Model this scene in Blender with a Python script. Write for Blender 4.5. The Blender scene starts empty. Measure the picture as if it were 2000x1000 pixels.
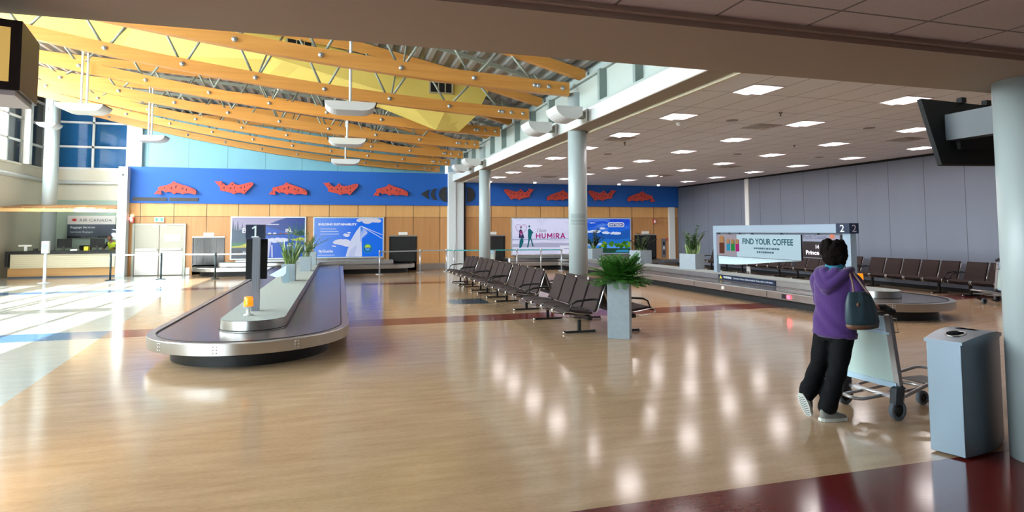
import bpy, bmesh, math, random
from mathutils import Vector, Matrix
R = math.radians
random.seed(7)
SC = bpy.context.scene
COL = SC.collection

# ------------------------------------------------------------------ camera
FPX, PYX = 1174.58, 381.67            # focal length and principal row, pixels of a 2000x1000 frame
YAW, PIT, ROL = R(16.020), R(3.3545), R(-0.1690)
HC = 1.78
_f = Vector((math.sin(YAW)*math.cos(PIT), math.cos(YAW)*math.cos(PIT), math.sin(PIT)))
_r0 = Vector((math.cos(YAW), -math.sin(YAW), 0)); _u0 = _r0.cross(_f)
_r = _r0*math.cos(ROL)+_u0*math.sin(ROL); _u = -_r0*math.sin(ROL)+_u0*math.cos(ROL)
cam = bpy.data.cameras.new('camera'); camo = bpy.data.objects.new('camera', cam); COL.objects.link(camo)
camo.matrix_world = Matrix(((_r.x, _u.x, -_f.x, 0), (_r.y, _u.y, -_f.y, 0), (_r.z, _u.z, -_f.z, HC), (0, 0, 0, 1)))
cam.sensor_width = 36; cam.lens = 36*FPX/2000; cam.shift_y = -(500-PYX)/2000; cam.clip_end = 300
SC.camera = camo

# ------------------------------------------------------------------ world, sun, daylight, exposure
w = bpy.data.worlds.new('sky'); SC.world = w; w.use_nodes = True
bg = w.node_tree.nodes['Background']; bg.inputs[0].default_value = (0.80, 0.90, 1.0, 1); bg.inputs[1].default_value = 4.0
def add_light(name, kind, loc, rot=(0, 0, 0), energy=1, color=(1, 1, 1), size=None):
    l = bpy.data.lights.new(name, kind); o = bpy.data.objects.new(name, l); COL.objects.link(o)
    o.location = loc; o.rotation_euler = rot; l.energy = energy; l.color = color
    if kind == 'AREA': l.shape = 'RECTANGLE'; l.size, l.size_y = size
    if kind == 'SUN': l.angle = R(0.35)
    return o
SUN_EL = R(11.8)
add_light('sun', 'SUN', (0, -10, 20), (math.pi/2-SUN_EL, 0, R(-0.5)), 28, (1.0, 0.98, 0.96))
# daylight coming through the glazed fronts: one large source outside each of them
add_light('daylight_front_glass', 'AREA', (-8.6, 3.2, 3.2), (R(90), 0, R(180)), 1600, (0.86, 0.94, 1.0), (7.6, 5.6))
add_light('daylight_left_glass', 'AREA', (-13.4, 17, 6.2), (R(90), 0, R(-90)), 3000, (0.86, 0.94, 1.0), (24, 3.2))
add_light('daylight_entrance', 'AREA', (-5.3, 1.2, 1.6), (R(90), 0, R(-90)), 26, (0.45, 0.78, 1.0), (3.0, 2.2))
SC.view_settings.view_transform = 'Standard'; SC.view_settings.look = 'None'
SC.view_settings.gamma = 1; SC.view_settings.use_curve_mapping = False
SC.view_settings.exposure = 1.76

# ------------------------------------------------------------------ materials
def s2l(c):
    return tuple(((x/255)/12.92 if x/255 <= .04045 else ((x/255+.055)/1.055)**2.4) for x in c)
MATS = {}
def mat(name, rgb, rough=.5, metal=0, emit=None, es=0, noise=0, nscale=(8, 8, 8), bump=0, spec=.5, coat=0, alpha=1, trans=0, sheen=0):
    if name in MATS: return MATS[name]
    m = bpy.data.materials.new(name); m.use_nodes = True; MATS[name] = m
    nt = m.node_tree; b = nt.nodes['Principled BSDF']
    c = s2l(rgb)+(1,)
    b.inputs['Base Color'].default_value = c
    b.inputs['Roughness'].default_value = rough; b.inputs['Metallic'].default_value = metal
    b.inputs['Specular IOR Level'].default_value = spec
    b.inputs['Coat Weight'].default_value = coat
    b.inputs['Transmission Weight'].default_value = trans
    b.inputs['Sheen Weight'].default_value = sheen
    b.inputs['Alpha'].default_value = alpha
    if emit is not None:
        b.inputs['Emission Color'].default_value = s2l(emit)+(1,); b.inputs['Emission Strength'].default_value = es
    if noise or bump:
        g = nt.nodes.new('ShaderNodeNewGeometry'); mp = nt.nodes.new('ShaderNodeMapping'); mp.inputs['Scale'].default_value = nscale
        nt.links.new(g.outputs['Position'], mp.inputs['Vector'])
        n = nt.nodes.new('ShaderNodeTexNoise'); n.inputs['Scale'].default_value = 1; n.inputs['Detail'].default_value = 4
        nt.links.new(mp.outputs[0], n.inputs['Vector'])
        if noise:
            mx = nt.nodes.new('ShaderNodeMix'); mx.data_type = 'RGBA'
            mx.inputs[6].default_value = tuple(x*(1-noise) for x in c[:3])+(1,)
            mx.inputs[7].default_value = tuple(min(1, x*(1+noise)) for x in c[:3])+(1,)
            nt.links.new(n.outputs['Fac'], mx.inputs[0]); nt.links.new(mx.outputs[2], b.inputs['Base Color'])
        if bump:
            bp = nt.nodes.new('ShaderNodeBump'); bp.inputs['Strength'].default_value = bump; bp.inputs['Distance'].default_value = .01
            nt.links.new(n.outputs['Fac'], bp.inputs['Height']); nt.links.new(bp.outputs[0], b.inputs['Normal'])
    return m

class NX:
    """tiny node-expression helper"""
    def __init__(s, m): s.nt = m.node_tree; s.b = s.nt.nodes['Principled BSDF']
    def _in(s, sock, v):
        if isinstance(v, (int, float)): sock.default_value = v
        else: s.nt.links.new(v, sock)
    def m(s, op, a, b=0, c=None):
        n = s.nt.nodes.new('ShaderNodeMath'); n.operation = op; s._in(n.inputs[0], a); s._in(n.inputs[1], b)
        if c is not None: s._in(n.inputs[2], c)
        return n.outputs[0]
    def pos(s):
        g = s.nt.nodes.new('ShaderNodeNewGeometry'); sp = s.nt.nodes.new('ShaderNodeSeparateXYZ'); s.nt.links.new(g.outputs['Position'], sp.inputs[0])
        return g.outputs['Position'], sp.outputs[0], sp.outputs[1], sp.outputs[2]
    def noise(s, vec, scale=(1, 1, 1), detail=4, rough=.5):
        mp = s.nt.nodes.new('ShaderNodeMapping'); mp.inputs['Scale'].default_value = scale; s.nt.links.new(vec, mp.inputs['Vector'])
        n = s.nt.nodes.new('ShaderNodeTexNoise'); n.inputs['Scale'].default_value = 1; n.inputs['Detail'].default_value = detail; n.inputs['Roughness'].default_value = rough
        s.nt.links.new(mp.outputs[0], n.inputs['Vector']); return n.outputs['Fac']
    def mix(s, f, a, b):
        n = s.nt.nodes.new('ShaderNodeMix'); n.data_type = 'RGBA'; s._in(n.inputs[0], f)
        for k, v in ((6, a), (7, b)):
            if isinstance(v, tuple): n.inputs[k].default_value = s2l(v)+(1,)
            else: s.nt.links.new(v, n.inputs[k])
        return n.outputs[2]
    def line(s, x, pitch, off, wd):
        """1 on thin seams every pitch"""
        t = s.m('FRACT', s.m('DIVIDE', s.m('SUBTRACT', x, off), pitch))
        t = s.m('MINIMUM', t, s.m('SUBTRACT', 1, t))
        return s.m('LESS_THAN', t, wd/pitch/2)
    def between(s, x, a, b): return s.m('MULTIPLY', s.m('GREATER_THAN', x, a), s.m('LESS_THAN', x, b))

def floor_material():
    m = mat('floor_vinyl', (186, 156, 112), .13, spec=.36); n = NX(m); P, x, y, z = n.pos()
    f1 = n.noise(P, (1.3, 7, 1), 6, .65); f2 = n.noise(P, (22, 60, 1), 3, .6); f3 = n.noise(P, (.35, .5, 1), 2)
    f = n.m('ADD', n.m('MULTIPLY', f1, .6), n.m('ADD', n.m('MULTIPLY', f2, .3), n.m('MULTIPLY', f3, .15)))
    f = n.m('MULTIPLY', n.m('SUBTRACT', f, .35), 2.6); f = n.m('MINIMUM', n.m('MAXIMUM', f, 0), 1)
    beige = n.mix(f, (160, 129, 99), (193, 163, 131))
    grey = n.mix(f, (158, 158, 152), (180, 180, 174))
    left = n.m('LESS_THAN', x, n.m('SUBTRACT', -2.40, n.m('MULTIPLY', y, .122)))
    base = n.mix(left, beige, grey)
    st = n.m('ADD', n.between(y, 11.68, 12.54), n.between(y, 20.45, 21.2))
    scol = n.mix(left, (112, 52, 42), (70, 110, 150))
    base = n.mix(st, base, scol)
    near = n.m('LESS_THAN', y, 3.67)
    dark = n.mix(f, (88, 26, 22), (104, 36, 30))
    base = n.mix(near, base, dark)
    mt = n.m('MULTIPLY', n.between(y, 14.5, 15.58), n.between(x, 2.66, 3.62))
    base = n.mix(mt, base, (44, 66, 84))
    n.nt.links.new(base, n.b.inputs['Base Color'])
    rr = n.m('ADD', .09, n.m('MULTIPLY', f2, .09)); n.nt.links.new(rr, n.b.inputs['Roughness'])
    bp = n.nt.nodes.new('ShaderNodeBump'); bp.inputs['Strength'].default_value = .02; bp.inputs['Distance'].default_value = .01
    n.nt.links.new(f3, bp.inputs['Height']); n.nt.links.new(bp.outputs[0], n.b.inputs['Normal'])
    return m

def tile_material(name, rgb, px, ox, py, oy, seam=(.45, .42, .40)):
    m = mat(name, rgb, .9, spec=.2); n = NX(m); P, x, y, z = n.pos()
    f = n.noise(P, (60, 60, 60), 3, .7); f0 = n.noise(P, (1.1, 1.1, 1), 1)
    ff = n.m('ADD', n.m('MULTIPLY', f, .7), n.m('MULTIPLY', f0, .3))
    base = n.mix(ff, tuple(int(c*.88) for c in rgb), tuple(min(255, int(c*1.06)) for c in rgb))
    ln = n.m('MAXIMUM', n.line(x, px, ox, .018), n.line(y, py, oy, .018))
    base = n.mix(ln, base, tuple(int(c*.62) for c in rgb))
    n.nt.links.new(base, n.b.inputs['Base Color'])
    return m

def wood_material(name, a, b, vertical=True, pitch=None, off=0, rough=.45, seamz=None):
    m = mat(name, a, rough, spec=.4); n = NX(m); P, x, y, z = n.pos()
    f = n.noise(P, (9, 9, .6) if vertical else (.5, 9, 16), 5, .6)
    fk = n.noise(P, (34, 34, 2) if vertical else (2, 34, 60), 3, .6)
    ff = n.m('MULTIPLY', n.m('SUBTRACT', n.m('ADD', n.m('MULTIPLY', f, .7), n.m('MULTIPLY', fk, .3)), .3), 2.2)
    ff = n.m('MINIMUM', n.m('MAXIMUM', ff, 0), 1)
    base = n.mix(ff, a, b)
    if pitch:
        cell = n.m('FLOOR', n.m('DIVIDE', n.m('SUBTRACT', x, off), pitch))
        hv = n.m('FRACT', n.m('MULTIPLY', n.m('SINE', n.m('MULTIPLY', cell, 12.99)), 437.5))
        base = n.mix(n.m('MULTIPLY', hv, .35), base, tuple(int(c*.86) for c in a))
        ln = n.line(x, pitch, off, .025)
        base = n.mix(ln, base, tuple(int(c*.3) for c in a))
    n.nt.links.new(base, n.b.inputs['Base Color'])
    return m

def panel_material(name, rgb, axis, pitch, off, dark=.55, width=.02, rough=.6):
    m = mat(name, rgb, rough); n = NX(m); P, x, y, z = n.pos()
    v = {'x': x, 'y': y}[axis]
    f = n.noise(P, (1.5, 1.5, .4), 3)
    base = n.mix(f, tuple(int(c*.96) for c in rgb), tuple(min(255, int(c*1.03)) for c in rgb))
    base = n.mix(n.line(v, pitch, off, width), base, tuple(int(c*dark) for c in rgb))
    n.nt.links.new(base, n.b.inputs['Base Color'])
    return m

def glass_material(name, rgb=(244, 247, 246), op=.10):
    if name in MATS: return MATS[name]
    m = bpy.data.materials.new(name); m.use_nodes = True; MATS[name] = m; nt = m.node_tree
    nt.nodes.remove(nt.nodes['Principled BSDF']); out = nt.nodes['Material Output']
    t = nt.nodes.new('ShaderNodeBsdfTransparent'); t.inputs[0].default_value = s2l(rgb)+(1,)
    g = nt.nodes.new('ShaderNodeBsdfGlossy'); g.inputs['Roughness'].default_value = .03
    mx = nt.nodes.new('ShaderNodeMixShader'); mx.inputs[0].default_value = op
    nt.links.new(t.outputs[0], mx.inputs[1]); nt.links.new(g.outputs[0], mx.inputs[2]); nt.links.new(mx.outputs[0], out.inputs[0])
    return m

# ------------------------------------------------------------------ mesh builder
class MB:
    def __init__(s): s.v = []; s.fc = []; s.mi = []; s.mats = []; s.cur = 0; s.sm = []; s.smooth = False
    def use(s, m):
        if m not in s.mats: s.mats.append(m)
        s.cur = s.mats.index(m); return s
    def add(s, vs, fs):
        k = len(s.v); s.v += [tuple(p) for p in vs]
        for f in fs: s.fc.append(tuple(i+k for i in f)); s.mi.append(s.cur); s.sm.append(s.smooth)
        return s
    def box(s, x0, x1, y0, y1, z0, z1, M=None):
        vs = [Vector(p) for p in ((x0, y0, z0), (x1, y0, z0), (x1, y1, z0), (x0, y1, z0), (x0, y0, z1), (x1, y0, z1), (x1, y1, z1), (x0, y1, z1))]
        if M: vs = [M @ p for p in vs]
        return s.add(vs, [(3, 2, 1, 0), (4, 5, 6, 7), (0, 1, 5, 4), (1, 2, 6, 5), (2, 3, 7, 6), (3, 0, 4, 7)])
    def prism(s, pts, a, b, axis='y'):
        """extrude polygon pts (2D) from a to b along axis. axis y: pts=(x,z); x: pts=(y,z); z: pts=(x,y)"""
        mk = {'y': lambda p, t: (p[0], t, p[1]), 'x': lambda p, t: (t, p[0], p[1]), 'z': lambda p, t: (p[0], p[1], t)}[axis]
        n = len(pts); ar = sum(pts[i][0]*pts[(i+1) % n][1]-pts[(i+1) % n][0]*pts[i][1] for i in range(n))
        if ar < 0: pts = pts[::-1]
        if a > b: a, b = b, a
        vs = [mk(p, a) for p in pts]+[mk(p, b) for p in pts]
        lo = tuple(range(n)); hi = tuple(range(n, 2*n)); sd = [(i, (i+1) % n, (i+1) % n+n, i+n) for i in range(n)]
        if axis == 'y': fs = [lo, hi[::-1]]+[q[::-1] for q in sd]
        else: fs = [lo[::-1], hi]+sd
        return s.add(vs, fs)
    def tube(s, pts, r, n=8, cap=True, closed=False):
        pts = [Vector(p) for p in pts]; N = len(pts); rs = r if isinstance(r, (list, tuple)) else [r]*N
        vs = []; up = None
        for i, p in enumerate(pts):
            if closed: t = pts[(i+1) % N]-pts[i-1]
            else: t = pts[min(i+1, N-1)]-pts[max(i-1, 0)]
            t.normalize()
            if up is None:
                up = Vector((0, 0, 1)) if abs(t.z) < .9 else Vector((1, 0, 0))
            a = t.cross(up)
            if a.length < 1e-5: a = t.cross(Vector((1, 0, 0)))
            a.normalize(); b = a.cross(t).normalized(); up = b
            for k in range(n):
                g = 2*math.pi*k/n; vs.append(p+(a*math.cos(g)+b*math.sin(g))*rs[i])
        fs = []
        for i in range(N if closed else N-1):
            j = (i+1) % N
            for k in range(n): fs.append((i*n+k, i*n+(k+1) % n, j*n+(k+1) % n, j*n+k))
        if cap and not closed: fs += [tuple(range(n))[::-1], tuple((N-1)*n+k for k in range(n))]
        sm = s.smooth; s.smooth = True; s.add(vs, fs); s.smooth = sm
        return s
    def bar(s, p, q, w, h, up=(0, 0, 1)):
        p, q = Vector(p), Vector(q); t = (q-p).normalized(); a = t.cross(Vector(up)).normalized(); b = a.cross(t)
        vs = [c+a*sx*w/2+b*sz*h/2 for c in (p, q) for sx, sz in ((-1, -1), (1, -1), (1, 1), (-1, 1))]
        return s.add(vs, [(0, 1, 2, 3), (7, 6, 5, 4), (0, 4, 5, 1), (1, 5, 6, 2), (2, 6, 7, 3), (3, 7, 4, 0)])
    def lathe(s, prof, c=(0, 0, 0), n=24, cap=True):
        vs = []; fs = []
        for r, z in prof:
            for k in range(n): g = 2*math.pi*k/n; vs.append((c[0]+r*math.cos(g), c[1]+r*math.sin(g), c[2]+z))
        for i in range(len(prof)-1):
            for k in range(n): fs.append((i*n+k, i*n+(k+1) % n, (i+1)*n+(k+1) % n, (i+1)*n+k))
        if cap: fs += [tuple(range(n))[::-1], tuple((len(prof)-1)*n+k for k in range(n))]
        sm = s.smooth; s.smooth = True; s.add(vs, fs); s.smooth = sm; return s
    def sphere(s, c, r, n=12, m=8):
        rx, ry, rz = r if isinstance(r, tuple) else (r, r, r)
        vs = [(c[0], c[1], c[2]-rz)]
        for i in range(1, m):
            a = math.pi*i/m-math.pi/2
            for k in range(n): g = 2*math.pi*k/n; vs.append((c[0]+rx*math.cos(a)*math.cos(g), c[1]+ry*math.cos(a)*math.sin(g), c[2]+rz*math.sin(a)))
        vs.append((c[0], c[1], c[2]+rz)); T = len(vs)-1; fs = [(0, 1+(k+1) % n, 1+k) for k in range(n)]
        for i in range(m-2):
            for k in range(n): fs.append((1+i*n+k, 1+i*n+(k+1) % n, 1+(i+1)*n+(k+1) % n, 1+(i+1)*n+k))
        fs += [(T, 1+(m-2)*n+k, 1+(m-2)*n+(k+1) % n) for k in range(n)]
        sm = s.smooth; s.smooth = True; s.add(vs, fs); s.smooth = sm; return s
    def cyl(s, p, q, r, n=12): return s.tube([p, q], r, n)
    def mesh(s, name, m=None):
        me = bpy.data.meshes.new(name); me.from_pydata(s.v, [], s.fc)
        for x in (s.mats or ([m] if m else [])): me.materials.append(x)
        if s.mats: me.polygons.foreach_set('material_index', s.mi)
        me.polygons.foreach_set('use_smooth', s.sm); me.update(); return me
    def build(s, name, m=None, parent=None, loc=None, **kw):
        o = bpy.data.objects.new(name, s.mesh(name, m)); COL.objects.link(o)
        if parent: o.parent = parent
        if loc: o.location = loc
        for k, v in kw.items(): o[k] = v
        return o

def tag(o, label=None, cat=None, group=None, kind=None):
    if label: o['label'] = label
    if cat: o['category'] = cat
    if group: o['group'] = group
    if kind: o['kind'] = kind
    return o
def empty(name, loc=(0, 0, 0), rz=0, label=None, cat=None, group=None, kind=None):
    o = bpy.data.objects.new(name, None); COL.objects.link(o); o.location = loc; o.rotation_euler = (0, 0, rz); o.empty_display_size = .1
    return tag(o, label, cat, group, kind)
KIDS = {}
def copy_tree(o, parent=None):
    c = o.copy(); COL.objects.link(c)
    if parent: c.parent = parent
    for ch in list(o.children): copy_tree(ch, c)
    return c
def smooth(o, ang=40):
    o.data.polygons.foreach_set('use_smooth', [True]*len(o.data.polygons)); o.data.set_sharp_from_angle(angle=R(ang)); return o
def bevel(o, wd=.01, seg=2):
    b = o.modifiers.new('bevel', 'BEVEL'); b.width = wd; b.segments = seg; b.limit_method = 'ANGLE'; return o
def text(body, m, w=None, h=None, loc=(0, 0, 0), rot=(R(90), 0, 0), parent=None, ext=.003, name='lettering', bold=0, align='LEFT', shear=0, spacing=1):
    cu = bpy.data.curves.new('t', 'FONT'); cu.body = body; cu.size = 1; cu.extrude = 0; cu.offset = bold; cu.shear = shear; cu.space_character = spacing
    cu.resolution_u = 3
    o = bpy.data.objects.new('t', cu); COL.objects.link(o); bpy.context.view_layer.update()
    me = bpy.data.meshes.new_from_object(o.evaluated_get(bpy.context.evaluated_depsgraph_get()))
    bpy.data.objects.remove(o); bpy.data.curves.remove(cu)
    xs = [v.co.x for v in me.vertices]; ys = [v.co.y for v in me.vertices]
    sx = w/(max(xs)-min(xs)) if w else None; sy = h/(max(ys)-min(ys)) if h else None
    if sx is None: sx = sy
    if sy is None: sy = sx
    cx = (max(xs)+min(xs))/2 if align == 'CENTER' else min(xs)
    for v in me.vertices: v.co = Vector(((v.co.x-cx)*sx, (v.co.y-min(ys))*sy, 0))
    me.materials.clear(); me.materials.append(m); me.name = name
    ob = bpy.data.objects.new(name, me); COL.objects.link(ob); ob.location = loc; ob.rotation_euler = rot
    if parent: ob.parent = parent
    return ob
def rounded(x0, y0, x1, y1, r, n=5):
    pts = []
    for cx, cy, a in ((x1-r, y1-r, 0), (x0+r, y1-r, 90), (x0+r, y0+r, 180), (x1-r, y0+r, 270)):
        for k in range(n+1): g = R(a+90*k/n); pts.append((cx+r*math.cos(g), cy+r*math.sin(g)))
    return pts
def struct(mb, name, m=None): return mb.build(name, m, kind='structure')
# ================================================================== SETTING
WHT = mat('white_paint', (215, 217, 214), .55); CREAM = mat('cream_wall', (212, 206, 190), .7, noise=.03, nscale=(.8, .8, .8))
GREY = mat('grey_green_paint', (168, 182, 180), .5); COLP = mat('column_paint', (164, 174, 174), .42)
DARK = mat('black_plastic', (16, 16, 18), .4); BLK = mat('black_matte', (10, 10, 11), .8)
STEEL = mat('brushed_steel', (190, 186, 182), .28, 1, noise=.12, nscale=(5, 5, .3)); CHROME = mat('chrome', (215, 215, 215), .12, 1)
NAVY = mat('navy_sign', (10, 30, 58), .4); LETW = mat('white_lettering', (225, 232, 236), .5, emit=(225, 232, 236), es=.0)
SOFF = mat('soffit_paint', (172, 156, 138), .75, spec=.3)
XL, XR, YB, YU, YF = -12.5, 16.85, 27.6, 31.2, 3.83
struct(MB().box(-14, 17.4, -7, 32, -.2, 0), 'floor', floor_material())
# right hall: dropped tile ceiling
ctile = tile_material('ceiling_tile', (228, 230, 234), .61, 6.12, 1.22, 8.36)
struct(MB().box(5.45, 17.2, YF, YB+.1, 4.03, 4.2), 'ceiling_right', ctile)
# near zone: low tile ceiling and the broad soffit beam
ntile = tile_material('near_ceiling_tile', (206, 194, 188), .645, 1.455, .61, 2.72)
struct(MB().box(-4.9, 17.2, -7, 2.98, 3.03, 3.15), 'ceiling_front', ntile)
struct(MB().box(-4.9, 17.2, 2.98, 3.02, 3.0, 3.1).box(-4.9, 17.2, 3.02, 3.83, 2.965, 3.1), 'trim_1', SOFF)
struct(MB().box(-4.7, 17.2, 3.70, 3.83, 3.1, 9.2), 'wall_bulkhead', WHT)
# front glazing of the tall hall (left of the near zone) : unseen wall with glass bays, its solid parts shaped to limit the sun patches
wf = MB().box(-12.5, -8.2, 3.9, 4.1, 4.2, 7.15).box(-8.2, -4.7, 3.9, 4.1, 4.55, 9.2).box(-12.5, -10.1, 3.9, 4.1, 7.15, 9.2).box(-10.1, -8.2, 3.9, 4.1, 8.1, 9.2).box(-12.7, -12.5, 3.9, 4.1, 0, 9.2).box(-4.72, -4.55, 3.7, 4.1, 0, 9.2)
struct(wf, 'wall_front_unseen', WHT)
def glazing(name, xs, zs, y, wd=.07, dp=.12, axis='x', gm=None, extra=()):
    fr = empty(name, (0, 0, 0), kind='structure'); m = MB(); g = MB()
    for x in xs:
        m.box(x-wd/2, x+wd/2, y-dp/2, y+dp/2, zs[0], zs[-1]) if axis == 'x' else m.box(y-dp/2, y+dp/2, x-wd/2, x+wd/2, zs[0], zs[-1])
    for z in zs:
        m.box(xs[0], xs[-1], y-dp/2, y+dp/2, z-wd/2, z+wd/2) if axis == 'x' else m.box(y-dp/2, y+dp/2, xs[0], xs[-1], z-wd/2, z+wd/2)
    m.build('window_frame', WHT, fr)
    if axis == 'x': g.box(xs[0], xs[-1], y-.006, y+.006, zs[0], zs[-1])
    else: g.box(y-.006, y+.006, xs[0], xs[-1], zs[0], zs[-1])
    g.build('pane', gm or glass_material('clear_glass'), fr); return fr
glazing('window_1', [-12.5, -11.45, -10.4, -9.35, -9.15, -8.2], [.02, 2.3, 4.2], 4.0, wd=.14)
glazing('window_2', [-8.2, -7.55, -7.35, -6.66, -5.6, -4.72], [.02, 2.5, 4.55], 4.0, wd=.14)
glazing('unseen_sun_slot', [-10.1, -9.15, -8.2], [7.15, 8.1], 4.0)  # unseen upper slot, added to let sun reach the canopy and pillar
# left wall : cream below, glazed band above
struct(MB().box(-12.7, XL, 4.1, 31.4, 0, 3.95).box(-12.66, XL-.03, 4.1, 31.4, 3.95, 4.05).box(-12.7, XL, 4.1, 31.4, 4.05, 4.55).box(-12.7, XL+.06, 4.1, 31.4, 4.5, 4.56), 'wall_left', CREAM)
SHADE = mat('window_shade_dark', (62, 74, 92), .5, noise=.15, nscale=(3, 3, 1))
lw = glazing('window_4', [4.1, 7.1, 10.1, 13.1, 16.1, 19.1, 22.1, 25.1, 27.9, 29.15, 31.2], [4.56, 5.5, 6.45, 7.4, 8.4], -12.58, axis='y', wd=.09)
MB().box(-12.66, -12.63, 27.9, 31.1, 4.6, 8.3).build('window_shade', SHADE, lw)
struct(MB().box(-12.7, -12.3, 31.0, 31.4, 4.56, 8.6).box(-12.42, -12.2, 28.9, 29.12, 4.56, 7.6), 'trim_2', WHT)
# back wall of the tall hall, set back above the counter
GREEN = mat('sage_wall', (164, 184, 172), .8)
struct(MB().box(-12.6, -8.4, YU, YU+.2, 0, 3.2), 'wall_alcove', GREEN)
struct(MB().box(-12.6, -8.5, YU-.02, YU+.2, 3.2, 3.9).box(-12.6, -8.5, YU-.05, YU+.2, 4.05, 4.6).box(-12.6, -8.5, YU, YU+.2, 3.9, 4.05), 'wall_back_upper_left', CREAM)
struct(MB().box(-8.55, -8.35, YB, YU, 0, 4.4), 'wall_alcove_side', CREAM)
SBL = mat('blue_window_shade', (52, 116, 168), .9, spec=.05, noise=.12, nscale=(6, 1, .7))
bw = glazing('window_5', [-12.45, -10.72, -9.3], [4.62, 5.6, 6.7, 8.2], YU-.02, wd=.09, gm=glass_material('matte_glass', (238, 240, 242), .003))
MB().box(-12.4, -9.3, YU+.06, YU+.09, 4.6, 8.3).build('window_shade', SBL, bw)
struct(MB().box(-9.35, -8.72, YU-.25, YU+.1, 4.4, 7.4), 'trim_3', WHT)
LBL = panel_material('light_blue_panel', (132, 186, 196), 'x', 1.68, -8.52, .8, .03, .35)
struct(MB().box(-8.75, 5.3, YU, YU+.2, 4.3, 7.6), 'wall_back_upper', LBL)
struct(MB().box(-12.7, 17.2, YU+.2, YU+.4, 0, 9.2), 'wall_rear', WHT)
# back wall : wood panels, openings for the belts
WL = wood_material('wood_panel', (178, 124, 74), (200, 148, 96), True, 1.222, -7.76)
WU = wood_material('wood_panel_upper', (204, 150, 90), (222, 172, 112), True, 1.222, -7.76)
holes = [(-5.82, -4.60), (2.17, 3.40), (6.34, 7.56), (14.36, 15.57)]
m = MB(); xs = [-8.2]+[v for h in holes for v in h]+[XR]
for a, b in zip(xs[0::2], xs[1::2]): m.box(a, b, YB, YB+.15, 0, 1.56)
m.box(-8.2, XR, YB, YB+.15, 1.56, 2.40)
struct(m, 'wall_back', WL)
struct(MB().box(-8.2, 4.85, YB-.005, YB+.15, 2.415, 2.94).box(5.5, XR, YB-.005, YB+.15, 2.415, 2.96), 'wall_back_frieze', WU)
struct(MB().box(-8.2, 4.85, YB+.02, YB+.1, 2.40, 2.415).box(5.5, XR, YB+.02, YB+.1, 2.40, 2.415), 'trim_4', BLK)
m = MB()
for a, b in ((-6.05, -5.9), (3.45, 4.8), (5.6, 6.3), (15.65, XR)): m.box(a, b, YB-.02, YB, .02, .30)
struct(m, 'baseboard_back', STEEL)
BLUE = mat('royal_blue_wall', (8, 86, 172), .6, noise=.04, nscale=(.5, .5, .5))
struct(MB().box(-8.25, 4.85, YB-.1, YU, 2.94, 4.42), 'wall_blue_band', BLUE)
struct(MB().box(5.5, XR, YB-.1, YB+.2, 2.96, 4.03), 'wall_blue_band_right', BLUE)
# recess behind each opening
m = MB()
for a, b in holes: m.box(a-.05, a, YB+.1, YB+1.2, 0, 1.7).box(b, b+.05, YB+.1, YB+1.2, 0, 1.7).box(a, b, YB+1.2, YB+1.25, 0, 1.7).box(a, b, YB+.15, YB+1.2, 1.6, 1.7)
struct(m, 'wall_recess', BLK)
# right wall
RW = panel_material('right_wall_panel', (106, 112, 126), 'y', 1.222, 11.44, .62, .02, .55)
struct(MB().box(XR, XR+.2, -7, YB+.2, 0, 3.96), 'wall_right', RW)
struct(MB().box(XR-.01, XR+.2, -7, YB+.2, 3.96, 4.03), 'trim_5', BLK)
struct(MB().box(XR-.03, XR, -7, YB, .0, .12), 'baseboard_right', BLK)
struct(MB().box(XR-.06, XR+.02, 21.88, 22.12, .0, 3.97), 'trim_6', WHT)
struct(MB().box(16.3, 16.62, YB-.12, YB+.02, .3, 2.96), 'trim_7', WHT)
# near zone side and back walls
struct(MB().box(-4.9, 17.2, -7.2, -7, 0, 3.2), 'wall_near_back', mat('near_wall', (120, 116, 112), .8))
struct(MB().box(-4.72, -4.55, -7, .2, 0, 3.1).box(-4.72, -4.55, .2, 3.7, 2.4, 3.1), 'wall_near_left_unseen', MATS['near_wall'])  # unseen wall, closed up to hold skylight back from the near zone
glazing('window_6', [.2, 1.4, 2.6, 3.7], [.02, 2.4], -4.62, axis='y')
# pillars
WP = mat('pillar_white', (206, 212, 214), .5)
struct(MB().box(-8.43, -8.11, 27.1, 27.45, 0, 4.37), 'pillar', WP)
struct(MB().box(4.80, 5.12, 27.15, 27.6, 0, 4.48).box(5.12, 5.5, 27.22, 27.6, 0, 4.36).box(5.12, 5.14, 27.2, 27.25, .4, 2.9), 'pillar', WP)
struct(MB().box(5.5, 5.62, 27.4, 27.7, 0, 4.1), 'trim_8', BLK)
# round columns
def column(x, y, r, z1, name='column'):
    return struct(MB().lathe([(r, 0), (r, z1)], (x, y, 0), 40), name, COLP)
column(5.2, 12.7, .212, 4.9); column(5.2, 21.8, .212, 4.9); column(5.27, 3.43, .222, 2.975)
column(-11.47, 29.0, .26, 8.2)
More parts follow.
